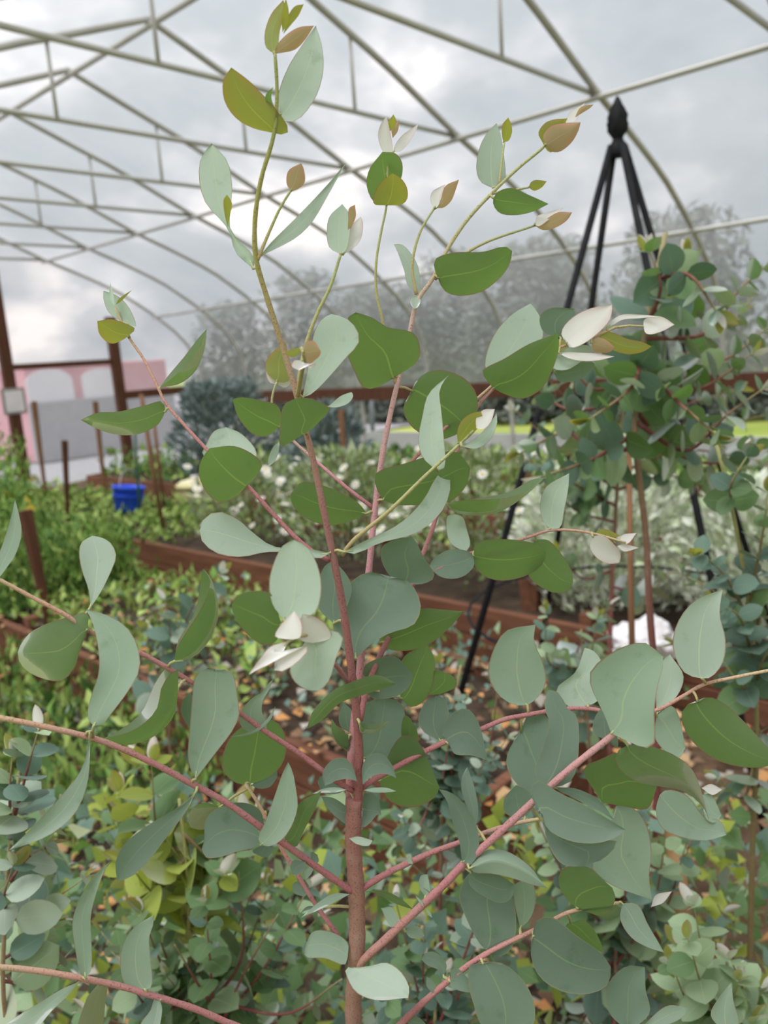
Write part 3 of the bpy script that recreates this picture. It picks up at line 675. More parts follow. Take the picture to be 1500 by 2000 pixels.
pstake('bamboo_cane', 'second brown cane right of the blue bucket, left of the dusky shrub', 'cane', (322, 1000), (297, 790), .27, .034, M_post, False)
pstake('bamboo_cane', 'green plastic cane standing behind the blue bucket', 'cane', (276, 1045), (261, 800), .27, .022, M_green, False)
pstake('wooden_stake', 'brown stake between the two leader stems below the rail', 'stake', (678, 985), (666, 800), .27, .05, M_post)
pstake('wooden_stake', 'brown stake right of the pink leader stem among the daisies', 'stake', (922, 1070), (915, 868), .27, .045, M_dark)
pstake('metal_post', 'grey metal post under the rail right of the brown stake', 'post', (729, 900), (726, 782), .0, .07, plain('grey_metal', (.14, .16, .17), rough=.5), False)
pstake('wooden_post', 'stout orange brown post low behind the white flowers', 'post', (1040, 1265), (1036, 1120), .05, .10, M_wood)
stake('wooden_stake', 'upright golden brown stake low at the right between eucalyptus twigs', 'stake', at(1395, 2300, 1.12), at(1312, 1600, 1.2), .030, plain('golden_stake', (.24, .13, .055), (.34, .20, .09), 20, .7), False)
stake('wooden_stake', 'dark brown stake in the bottom right corner', 'stake', at(1392, 2300, 1.3), at(1385, 1840, 1.36), .034, M_post, False)
stake('wooden_stake', 'slim rusty stake just left of the dark red bush stem', 'stake', at(1240, 1500, 1.62), at(1228, 870, 1.7), .013, M_post, False)
def lathe(profile, n=24):
    V = []; Fc = []
    for r, z in profile:
        for k in range(n): a = 2 * math.pi * k / n; V.append((r * math.cos(a), r * math.sin(a), z))
    for i in range(len(profile) - 1):
        for k in range(n): a = i * n + k; b = i * n + (k + 1) % n; Fc.append((a, b, b + n, a + n))
    return V, Fc
# blue bucket
bd = 6.85; bc = at(250, 998, bd)
bk = thing('bucket', 'bright blue plastic bucket hanging on the canes above the weeds', 'bucket', bc)
V, Fc = lathe([(0, 0), (.098, 0), (.108, .012), (.132, .19), (.140, .195), (.142, .215), (.134, .217), (.128, .195), (.103, .015), (0, .012)])
obj('body', mesh('body', V, Fc, [M_blue]), bk)
V, Fc, UV = tube([Vector((.14 * math.cos(a), .03 * math.sin(a) - .02, .20 + .16 * math.sin(a))) for a in [math.pi * i / 14 for i in range(15)]], .004, 6)
obj('handle', mesh('handle', V, Fc, [M_pipe], UV), bk)
V, Fc = lathe([(.126, .13), (.131, .131), (.132, .142), (.127, .143)]); obj('rib', mesh('rib', V, Fc, [M_blue]), bk)
bk.rotation_euler = (.10, .12, .4)
# pale tub
tb = thing('tub', 'pale yellow and white rounded tub on the path right of the canes', 'tub', onz(385, 985, .28) * 1.0)
V, Fc = lathe([(0, 0), (.13, .0), (.16, .03), (.175, .12), (.17, .17), (.178, .172), (.178, .19), (.13, .225), (.04, .245), (0, .248)]); obj('body', mesh('body', V, Fc, [M_pale]), tb)
V, Fc = lathe([(0, .246), (.03, .247), (.03, .27), (0, .272)], 12); obj('knob', mesh('knob', V, Fc, [M_whitep]), tb)
# crumpled white bag
bm = bmesh.new(); bmesh.ops.create_icosphere(bm, subdivisions=4, radius=1)
for v in bm.verts:
    n = noise.noise(v.co * 1.7) * .35 + abs(noise.noise(v.co * 4.2)) * .25; c = v.co * (1 + n); v.co = Vector((c.x * .085, c.y * .08, c.z * .06 + .05))
    if v.co.z < 0: v.co.z = 0
me = bpy.data.meshes.new('plastic_bag'); bm.to_mesh(me); bm.free(); me.materials.append(M_white)
for f in me.polygons: f.use_smooth = False
bg_ = obj('plastic_bag', me); bg_.location = onz(1258, 1288, .255); bg_.scale = (1.45, 1.45, 1.45); tag(bg_, 'crumpled white plastic bag on the bed behind the dark red stem', 'bag')
bz = bg_.location.z
# black obelisk
od = 2.35; ap = at(1207, 285, od)
ob = thing('obelisk_trellis', 'black metal obelisk plant support with a bud shaped finial', 'trellis', (ap.x, ap.y, .02))
H = ap.z - .02; fw = Vector((ROT[0][2] * -1, ROT[1][2] * -1, 0)).normalized(); rt = Vector((fw.y, -fw.x, 0))
for k in range(4):
    a = math.radians(14 + 90 * k); u = rt * math.cos(a) + fw * math.sin(a)
    V, Fc, UV = tube([u * (.36 * H), u * (.196 * H) + Vector((0, 0, H * .46)), u * .022 + Vector((0, 0, H))], [.011, .011, .011], 8)
    obj('leg', mesh('leg', V, Fc, [M_black], UV), ob)
def ring(z, r, th, name='ring'):
    pts = [Vector((math.cos(2 * math.pi * i / 28) * r, math.sin(2 * math.pi * i / 28) * r, z)) for i in range(29)]
    V, Fc, UV = tube(pts, th, 6, cap=False); obj(name, mesh(name, V, Fc, [M_black], UV), ob)
ring(H * .30, .252 * H, .005); ring(H * .12, .317 * H, .005)
V, Fc = lathe([(0, -.03), (.027, -.03), (.030, -.022), (.028, .0), (.018, .012), (.011, .03), (0, .031)]); V = [(x, y, z + H) for x, y, z in V]
obj('collar', mesh('collar', V, Fc, [M_black]), ob)
fin = []; Fn = []; nn = 32; prof_f = [(0, .015), (.013, .017), (.017, .026), (.026, .042), (.029, .060), (.027, .082), (.019, .104), (.010, .122), (.004, .134), (0, .138)]
for i, (r, z) in enumerate(prof_f):
    for k in range(nn):
        a = 2 * math.pi * k / nn; rr = r * (1 + .16 * math.cos(6 * (a - z * 22))); fin.append((rr * math.cos(a), rr * math.sin(a), H + z))
for i in range(len(prof_f) - 1):
    for k in range(nn): a = i * nn + k; b = i * nn + (k + 1) % nn; Fn.append((a, b, b + nn, a + nn))
obj('finial', mesh('finial', fin, Fn, [M_black]), ob)
# ------------------------------------------------------------------ the sapling in front
# branch and leaf outlines were measured on enlarged crops: name -> (x0, y0, enlargement)
SH = {'A': (350, 0, 3.0), 'B': (650, 180, 2.7273), 'C': (150, 540, 2.5), 'D': (650, 560, 2.1429), 'E': (0, 960, 2.8846), 'F': (420, 1000, 2.7778),
      'G': (900, 1100, 2.5), 'H': (0, 1400, 1.9737), 'I': (540, 1450, 2.8846), 'J': (960, 1500, 2.7778), 'K': (0, 1100, 3.75), 'L': (500, 560, 3.75),
      'M': (560, 1220, 5.0), 'N': (1000, 560, 4.4118), 'O': (780, 1640, 4.4118), 'P': (300, 1300, 4.4118), 'Q': (0, 1640, 4.6875), 'X': (0, 0, 1.0)}
def pxs(sh, s):
    x0, y0, k = SH[sh]
    return [(x0 + float(a.split(',')[0]) / k, y0 + float(a.split(',')[1]) / k) for a in s.split()]
base_w = at(690, 2000, .55)
plant = thing('eucalyptus_sapling', 'tall eucalyptus sapling with pink stems and round grey green leaves in the foreground', 'sapling', (base_w.x, base_w.y, .02))
BR = {}
def branch(key, mat, spec, r0, r1, name='branch', n=40, root=None, extra=None):
    """spec: 'x,y,depth_cm ...' in photo pixels."""
    P = [tuple(float(c) for c in a.split(',')) for a in spec.split()]
    sm = catmull([Vector((x, y, d * 12)) for x, y, d in P], n)
    px = [(v.x, v.y, v.z / 1200) for v in sm]
    path = [at(*p) for p in px]
    if extra: path = extra + path
    m = len(path)
    rad = []
    for i in range(m):
        t = i / (m - 1); r = r0 + (r1 - r0) * t
        rad.append(r * (1 + .05 * math.sin(i * 2.1)))
    V, Fc, UV = tube(path, rad, 10)
    o = obj(name, mesh(name, V, Fc, [TW[mat]], UV)); child(o, plant)
    BR[key] = (o, px, rad[-len(px):]); return o
MW = 14; MV = 4
TILT = {'p': .62, 'q': .55, 'm': .18, 'g': -.75, 'y': -.5, 'w': .5, 'r': -.25}
leaf_count = 0
def leaf(bk, ty, sh, base, L, tip, R, Mid=None, o=0.0, k=None, kx=None, pet=True, fold=None, cup=None):
    """One leaf: outline from the stalk along both margins to the tip, with its own depth, lean, cupping and fold.
    o = offset in mm from the twig (negative: towards the viewer)."""
    global leaf_count
    rng = random.Random(leaf_count * 13 + 5); leaf_count += 1
    bo, bpx, brad = BR[bk]
    b = pxs(sh, base)[0]; tp = pxs(sh, tip)[0]
    Lp = catmull([Vector((*p, 0)) for p in [b] + pxs(sh, L) + [tp]], MW)
    Rp = catmull([Vector((*p, 0)) for p in [b] + pxs(sh, R) + [tp]], MW)
    if Mid: Mp = catmull([Vector((*p, 0)) for p in [b] + pxs(sh, Mid) + [tp]], MW)
    else: Mp = [a.lerp(c, .5) for a, c in zip(Lp, Rp)]
    j = min(range(len(bpx)), key=lambda i: (bpx[i][0] - b[0]) ** 2 + (bpx[i][1] - b[1]) ** 2)
    dj = bpx[j][2]; d0 = dj + o / 1000
    k = TILT[ty] + rng.uniform(-.12, .12) if k is None else k
    kx = rng.uniform(-.3, .3) if kx is None else kx
    length = sum((Mp[i + 1] - Mp[i]).length for i in range(MW)); wid = max((Lp[i] - Rp[i]).length for i in range(MW))
    sc = d0 / F
    cup = rng.uniform(.10, .22) if cup is None else cup
    sgn = 1 if ty in 'pqmw' else -1
    bend = rng.uniform(-.10, .10)
    V = []; UV = []; Fc = []
    for i in range(MW + 1):
        t = i / MW
        for q in range(-MV, MV + 1):
            v = q / MV
            e = Lp[i] if v < 0 else Rp[i]
            a = abs(v); p = Mp[i].lerp(e, a)
            wv = math.sin(t * 9 + rng.random() * .0 + leaf_count) * .012 * length * a * a
            z = k * (b[1] - p.y) + kx * (p.x - b[0]) + bend * length * t * t * 1.0
            if fold:
                fo = fold[0] if v < 0 else fold[1]
                z += fo * length * math.sin(math.pi * min(1, t * .92 + .06)) * a
            else:
                z += -sgn * cup * wid * a * a * math.sin(math.pi * t) * .5
            z += wv
            V.append(at(p.x, p.y, d0 + z * sc)); UV.append((t, v * .5 + .5))
    W = 2 * MV + 1
    for i in range(MW):
        for q in range(W - 1):
            a = i * W + q; Fc.append((a, a + 1, a + W + 1, a + W))
    mi = [0] * len(Fc)
    if pet:
        p0 = at(*bpx[j]); p1 = V[MV]; p2 = V[W * 1 + MV]
        dist = (p1 - p0).length
        if dist < .035:
            r = .0011 if dist > .003 else .0009
            m0 = len(Fc); tube([p0, p0.lerp(p1, .5) + Vector((0, 0, .001)), p1, p2], [r, r * .9, r * .8, r * .35], 6, V, Fc, UV)
            mi += [1] * (len(Fc) - m0)
    me = mesh('leaf', V, Fc, [LEAF[ty], TW['green']], UV, mi)
    ob = obj('leaf', me, bo); return ob
# --- stems and branches
st = branch('S', 'stem', '693,2060,55.3 690,1960,55 697,1850,54.6 696,1740,54.2 690,1650,53.8 692,1560,53.4', 0.006, 0.0055, 'stem',
            extra=[Vector((base_w.x, base_w.y, .0)), Vector((base_w.x, base_w.y, .4)), Vector((base_w.x, base_w.y, .8))])
branch('A', 'lead', '694,1640,53.6 702,1500,53 697,1400,52.4 688,1320,52 672,1200,51.2 654,1102,50.5 637,1020,50 612,900,49.4 597,840,49 578,765,48.5 545,655,48 518,570,47.5 500,505,47 498,430,46.5 510,350,46 535,262,45.5 541,180,45 537,104,44.5', 0.0031, 0.001, 'leader_stem', 80)
branch('B', 'pink', '684,1650,54.2 683,1560,54.4 687,1460,54.8 700,1340,55.2 712,1200,55.6 722,1100,55.9 733,990,56.2 745,900,56.5 760,820,56.8 776,750,57 800,650,57 815,588,57 845,545,57 872,490,57.2 912,430,57.4 960,378,57.6 1010,330,57.8 1068,281,58 1105,235,58', 0.0031, 0.001, 'leader_stem', 80)
branch('E', 'green', '773,750,57 757,690,56.6 748,630,56.2 735,570,56 735,510,55.8 745,450,55.6 755,400,55.4 757,320,55.2', 0.0012, 0.0007, 'twig', 40)
branch('Ft', 'green', '579,775,48.6 588,715,48.4 600,665,48.2 620,612,48 645,560,47.8 665,498,47.6', 0.0014, 0.0009, 'twig', 40)
branch('Fn', 'green', '582,772,48.5 588,735,45.5 595,700,42', .0016, .0011, 'twig', 14)
branch('As', 'green', '503,508,47 525,455,46.8 548,405,46.6 568,372,46.4', .0011, .0007, 'twig', 20)
branch('Bl', 'green', '813,575,57 805,520,57 820,455,57.2 849,405,57.4', .0012, .0008, 'twig', 20)
branch('Br', 'green', '850,545,57 890,508,57.4 945,475,57.8 1046,440,58.2', .0013, .0008, 'twig', 24)
branch('Bb', 'green', '962,378,57.6 1000,372,57.8 1033,366,58', .0010, .0007, 'twig', 12)
branch('Bt', 'green', '975,360,57.7 982,300,57.8 985,278,57.9', .0009, .0007, 'twig', 10)
branch('Cb', 'side', '703,1408,54.6 715,1350,55 738,1290,55.6 762,1240,56 795,1160,57 823,1090,57.8 850,1016,58.4 874,919,59 896,872,59.4 925,805,59.6 967,756,59.6 1030,715,59.5 1090,680,59.2 1150,662,59 1200,640,58.8', 0.0021, 0.001, n=60)
branch('Cc', 'side', '735,985,56.4 775,935,57 812,893,57.8 865,840,58.6 925,785,59.2 960,754,59.6', 0.0015, 0.001, n=24)
branch('Yl', 'green', '668,1085,50.6 687,1059,50.2 760,998,49.6 830,930,49 893,872,48.6 925,840,48.2', .0014, .0009, n=30)
branch('D1', 'side', '716,1215,55.6 760,1180,56 806,1143,56.6 850,1115,57 911,1083,57.4 975,1068,57.8 1030,1050,58 1075,1036,58.2 1120,1036,58.2 1163,1043,58.2 1222,1060,58', 0.0015, 0.0008, n=40)
branch('L1', 'side', '645,1095,50.8 615,1080,51 582,1054,51.2 530,1000,51.6 482,948,52 440,915,52.3 406,880,52.6 360,830,53 322,785,53.3 308,755,53.5 280,700,53.8 250,656,54 225,600,54.2', 0.0016, 0.0008, n=50)
branch('L2', 'pink', '729,992,56.3 680,955,56.8 620,903,57.4 572,860,57.8 548,830,58 531,790,58 534,765,58 541,745,58', 0.0015, 0.0008, n=30)
branch('L3', 'side', '682,1335,52 668,1315,50.5 654,1298,48.5 630,1270,45 600,1240,41', 0.0015, 0.0011, n=20)
branch('L4', 'side', '690,1545,53.4 660,1528,53.2 628,1504,53 575,1465,52.5 522,1431,52 470,1394,51.5 420,1362,51 377,1334,50.5 330,1306,50 275,1276,49.5 220,1252,49 171,1231,48.6 133,1204,48.2 60,1165,47.6 0,1133,47 -60,1105,46.5', 0.0019, 0.0011, n=60)
branch('L5', 'side', '692,1742,54 679,1735,53.8 600,1680,52.6 509,1615,51.2 440,1566,50.2 377,1532,49.4 290,1486,48.2 195,1446,47 100,1422,46 0,1402,45 -70,1390,44.5', 0.0023, 0.0015, n=60)
branch('L6', 'side', '692,1880,54.6 679,1862,54.6 655,1820,54.8 620,1772,55 578,1703,55.2 550,1658,55.4 525,1610,55.6 505,1570,55.8 479,1531,56', 0.0018, 0.0012, n=40)
branch('L7', 'side', '692,2110,55.2 560,2042,53.5 451,2000,52 380,1970,51 299,1945,49.8 230,1925,48.8 167,1912,48 80,1897,47 0,1889,46 -80,1885,45', 0.0024, 0.0016, n=50)
branch('R1', 'side', '704,1540,53.6 735,1520,54 770,1500,54.4 865,1451,55 936,1426,55.6 985,1405,56 1032,1396,56.4 1090,1386,56.8 1148,1384,57 1215,1396,57 1280,1388,57 1330,1362,56.8 1372,1338,56.6 1440,1322,56.2 1520,1306,55.8', 0.0021, 0.0011, n=60)
branch('R2', 'side', '700,1742,54.2 713,1732,54.2 750,1709,54 796,1686,53.8 845,1664,53.6 890,1648,53.4 945,1627,53.6 1004,1609,54 1056,1599,54.4', 0.0024, 0.0013, n=36)
branch('R3', 'rose', '698,1895,54.6 706,1880,54.2 760,1828,53.4 828,1765,52.4 870,1725,51.8 904,1689,51.4 956,1644,51 1000,1604,50.6 1039,1568,50.4 1115,1500,50 1192,1440,49.6 1202,1432,49.5', 0.0029, 0.0021, n=50)
branch('R4', 'side', '692,2110,55.2 740,2045,54.4 783,2000,53.8 830,1955,53.2 873,1918,52.8 915,1885,52.6 956,1859,52.4 1004,1835,52.6 1043,1817,52.8 1075,1800,53 1104,1784,53.2 1150,1772,53.5 1208,1763,54', 0.0027, 0.001, n=50)
# --- leaves: twig, kind, crop, stalk | margin | tip | other margin
def rows(txt):
    for ln in txt.strip().split('\n'):
        ln = ln.split('#')[0].strip()
        if not ln: continue
        f = [c.strip() for c in ln.split('|')]
        h = f[0].split(); kw = {}
        for a in h[3:]:
            key, val = a.split('=')
            kw[key] = tuple(float(x) for x in val.split(':')) if ':' in val else float(val)
        if 'pet' in kw: kw['pet'] = bool(kw['pet'])
        leaf(h[0], h[1], h[2], f[1], f[2], f[3], f[4], f[5] if len(f) > 5 else None, **kw)
rows('''
A y A | 555,780 | 430,750 330,690 265,590 258,470 | 305,395 | 620,788 642,765 600,680 500,565 400,465
A p A | 590,670 | 580,560 640,390 730,250 | 800,150 | 620,712 690,705 800,570 845,410 835,260
A y A k=.1 | 555,315 | 510,280 500,200 540,80 | 610,0 | 575,290 590,180 625,50
A r A | 560,315 | 570,270 620,210 700,160 | 790,150 | 600,310 680,290 740,230
A y A pet=0 o=-3 | 605,190 | 600,90 | 625,-10 | 640,120 640,50
A y A pet=0 | 610,200 | 640,90 680,35 | 730,25 | 660,140 700,90
A g A | 560,640 | 510,600 505,560 | 550,510 | 540,570
A p A k=.3 kx=0 | 435,1575 | 330,1480 290,1350 150,1180 115,1030 130,920 | 190,840 | 440,1500 375,1435 300,1340 305,1200 310,1080 280,940
As y A o=-6 pet=0 | 285,1335 | 265,1250 260,1170 | 280,1140 | 300,1250 310,1190
A p A k=.5 | 470,1505 | 530,1430 700,1260 870,1080 | 980,950 | 520,1480 690,1390 780,1300 880,1130
As r A | 658,1122 | 630,1080 640,1000 | 715,955 | 690,1110 735,1070 730,990
Ft p A k=.3 | 945,1490 | 880,1450 865,1350 880,1270 | 955,1195 | 975,1470 1000,1380 1000,1260
Ft w A o=3 | 960,1490 | 990,1400 1010,1320 | 1065,1270 | 1000,1470 1060,1410 1078,1310
Ft r A o=5 pet=0 | 985,1400 | 990,1300 995,1220 | 1030,1200 | 1010,1330 1035,1270
E g A o=3 | 1215,1020 | 1150,1190 1100,1100 1110,1000 | 1190,890 | 1290,1060 1308,960 1270,900
E y A o=-4 | 1215,1202 | 1140,1195 1150,1120 1190,1060 | 1250,1015 | 1300,1200 1335,1170 1335,1100 1300,1045
E w A k=.1 | 1222,935 | 1180,860 1165,790 1180,730 | 1215,680 | 1250,900 1245,820 1230,740
E w A | 1252,890 | 1270,840 1310,790 | 1405,725 | 1290,890 1350,830 1390,760
E y A pet=0 o=3 | 1235,770 | 1225,720 | 1255,670 | 1265,740 1270,700
E r A pet=0 o=4 | 1250,810 | 1245,750 | 1290,705 | 1280,770
B g B o=-5 | 565,990 | 540,940 545,890 640,855 800,850 920,822 | 955,845 | 580,1040 620,1075 700,1085 800,1060 900,980 945,910
B p B | 462,1078 | 400,1030 380,950 340,840 | 325,812 | 465,1010 455,930 410,850 365,810
B p B | 455,1085 | 420,1090 415,1130 | 435,1155 | 468,1110 452,1145
Bl w B o=-2 | 545,622 | 520,580 530,530 570,505 | 600,490 | 565,600 575,560 590,520
Bl r B | 552,618 | 575,570 600,500 | 672,465 | 590,615 630,580 655,520
B p B k=.35 | 850,510 | 790,480 765,420 780,300 820,220 | 872,165 | 900,500 920,440 910,330 895,230
Bt y B | 908,265 | 900,220 905,170 | 935,135 | 935,260 955,210 950,170
B g B o=-3 | 855,565 | 880,530 950,510 1050,550 | 1150,595 | 855,600 890,645 980,655 1070,635
Bb y B | 1045,508 | 1055,480 1080,468 | 1140,475 | 1070,525 1110,510
Br w B o=-3 | 1075,705 | 1090,660 1130,645 | 1230,615 | 1095,715 1150,680
Br r B | 1075,710 | 1130,680 1200,640 | 1275,640 | 1120,735 1190,720 1250,680
B r B o=-3 | 1132,282 | 1120,230 1160,180 1230,165 | 1320,160 | 1150,310 1200,320 1270,270 1310,200
B y B o=3 | 1125,278 | 1095,220 1130,165 1180,145 | 1250,140 | 1140,310 1170,322 1200,240
B w B pet=0 o=-2 | 1240,160 | 1260,110 | 1345,55 | 1290,155 1320,100
B r B pet=0 | 1290,135 | 1320,80 | 1390,65 | 1330,110 1370,85
A p L o=5 k=.5 kx=.2 | 340,812 | 370,650 400,450 430,320 480,240 | 550,200 | 400,790 500,700 660,520 755,410 745,320 660,230
B g L o=-3 k=-.7 | 1000,668 | 900,732 790,745 720,620 670,500 658,350 665,235 | 730,187 | 1080,625 1190,540 1203,450 1170,350 1100,318 970,300 850,225
A g L o=-16 k=-.6 | 350,1075 | 260,1135 180,1170 178,1000 205,865 | 300,815 | 400,1050 490,960 545,893 480,850 400,818
A p L o=8 | 525,882 | 560,850 620,800 | 700,770 | 600,882 680,850 712,800
L2 g C o=-6 | 990,735 | 930,780 860,770 790,690 | 760,600 | 1000,680 980,630 900,605 800,590
L2 p C o=5 pet=0 | 990,805 | 960,830 935,890 | 935,925 | 985,860 960,910
L2 y L k=.1 | 150,695 | 85,640 70,560 110,490 | 215,405 | 220,700 265,650 240,550 230,470
L2 w L o=4 | 150,705 | 105,705 78,660 | 75,600 | 210,742 262,700 268,640
Fn y L | 330,445 | 290,450 230,470 | 205,490 | 310,500 260,515
Fn r L o=-6 k=-.2 | 345,475 | 360,410 420,395 | 475,470 | 390,565 440,530 470,500
Fn w L o=-4 | 340,540 | 280,540 260,580 | 310,612 | 400,600 440,560
L1 p C k=.3 | 250,235 | 160,180 130,110 | 130,70 | 288,245 275,190 230,120 180,85
L1 y C o=-4 | 252,290 | 220,312 165,328 110,280 | 100,218 | 285,257 240,230 170,208
L1 p C pet=0 o=-6 | 185,145 | 160,110 | 163,30 | 180,90
L1 y C pet=0 o=-6 | 190,138 | 205,110 | 270,65 | 215,122
L1 g C fold=.22:-.12 k=-.2 | 405,540 | 450,480 530,385 590,305 | 635,255 | 470,492 550,415 608,325 | 500,525 580,462 625,350
L1 g C | 432,660 | 420,610 330,630 200,660 100,665 | 20,700 | 400,720 300,770 180,770 80,735
L1 p C o=8 | 700,890 | 612,870 630,820 670,755 | 730,735 | 872,900 876,850 800,765
L1 g C o=-8 | 830,1020 | 770,1080 690,1100 630,1050 595,960 610,890 | 650,838 | 880,970 905,915 870,875 770,828
A p C o=-2 k=.5 kx=-.1 | 1238,1350 | 1180,1378 1060,1350 930,1345 800,1370 680,1350 610,1290 | 600,1240 | 1120,1328 960,1318 860,1250 780,1180 690,1148 625,1175
B g C o=-3 | 1415,1158 | 1350,1190 1230,1215 1120,1180 1050,1110 | 1045,1060 | 1380,1110 1280,1050 1180,1015 1100,1003
B g D o=6 k=-.5 | 335,437 | 295,500 310,560 360,610 450,640 | 560,600 | 345,400 400,355 470,350 560,390 605,460 600,540
Yl p D o=6 k=.4 | 440,772 | 380,720 358,650 375,540 400,450 | 490,365 | 466,760 462,600 452,500 446,440 465,395
B g D o=-4 k=-.6 | 212,892 | 180,840 180,780 300,740 430,700 520,690 | 575,760 | 260,912 380,912 490,900 560,830
A p D o=-4 k=.45 kx=.25 | 45,1110 | 120,1070 280,990 380,890 430,800 | 465,768 | 90,1118 200,1072 350,1030 450,950 490,860 490,795
Cb g D o=-10 fold=.25:-.1 k=-.2 kx=0 | 478,905 | 600,886 740,858 830,808 | 888,798 | 560,892 690,888 800,862 | 500,938 580,957 690,945 800,880
D1 p D k=.3 | 910,1012 | 880,980 868,910 890,840 | 990,780 | 950,1010 970,930 985,850
D1 g D o=-6 | 588,1125 | 600,1080 640,1060 750,1058 860,1080 | 893,1110 | 595,1170 640,1215 720,1230 830,1200 885,1150
D1 g D o=4 k=-.5 | 850,1058 | 900,1060 950,1110 1000,1190 | 1006,1235 | 830,1100 815,1200 860,1250 930,1282 990,1268
D1 p D o=3 | 555,1112 | 490,1070 475,1000 480,960 | 510,950 | 575,1080 560,1010 545,965
D1 m D o=-3 | 588,1122 | 560,1105 490,1100 420,1140 | 405,1165 | 590,1170 540,1215 470,1220 430,1200
D1 m D o=-6 k=-.3 | 305,1238 | 250,1220 205,1150 205,1090 260,1060 | 330,1045 | 370,1245 425,1215 380,1130 350,1070
D1 y D o=3 | 1085,1038 | 1130,1013 | 1205,1042 | 1190,1075 1150,1065
D1 w D o=-3 k=-.2 | 1087,1045 | 1075,1090 1110,1140 1160,1160 | 1200,1155 | 1130,1040 1180,1080 1205,1120
D1 w D pet=0 | 1200,1072 | 1210,1040 | 1272,1030 | 1235,1075
D1 w D pet=0 | 1190,1085 | 1220,1078 | 1282,1092 | 1220,1108
Yl y D | 525,658 | 520,610 540,560 580,530 | 620,522 | 560,640 600,600 630,560
Yl p D o=-3 | 538,668 | 590,640 650,580 | 685,530 | 600,677 660,640 688,570
Yl w D o=-6 pet=0 | 600,592 | 600,550 630,515 | 678,512 | 630,597 662,565
Cb p D o=4 k=.5 | 690,400 | 640,350 640,290 680,190 750,115 | 828,70 | 780,330 875,230 880,160 860,110
Cb g D o=-6 k=-.6 | 672,425 | 640,385 622,355 720,300 820,240 | 940,195 | 720,450 800,468 880,420 930,320 948,240
Cb m N o=6 k=-.2 | 420,440 | 270,390 240,250 330,185 | 535,190 | 440,430 510,350 548,240
Cb w N o=-5 k=.3 | 470,482 | 425,420 440,350 540,250 680,185 | 862,150 | 500,525 580,510 720,420 840,290 862,210
Cb w N o=-4 | 400,570 | 480,562 600,568 720,575 | 885,600 | 470,610 600,640 740,635 830,615
Cb p N o=6 | 400,560 | 500,520 640,500 690,530 | 690,570 | 352,700 400,720 480,715 590,650
Cb m N o=10 k=-.4 | 360,735 | 500,660 620,650 700,650 | 718,685 | 400,812 500,822 620,780
Cb w N | 820,345 | 860,290 950,240 1100,240 | 1285,257 | 870,330 950,285 1100,272
Cb w N o=-2 | 1132,342 | 1140,280 1200,262 1290,258 | 1402,325 | 1150,400 1190,412 1300,382
Cb y N k=-.2 | 750,425 | 765,392 850,390 1000,450 1120,475 | 1205,515 | 800,500 900,560 1020,582 1130,560
Cb r N o=-4 | 685,485 | 720,445 790,445 | 885,520 | 700,550 780,572 850,560
''')
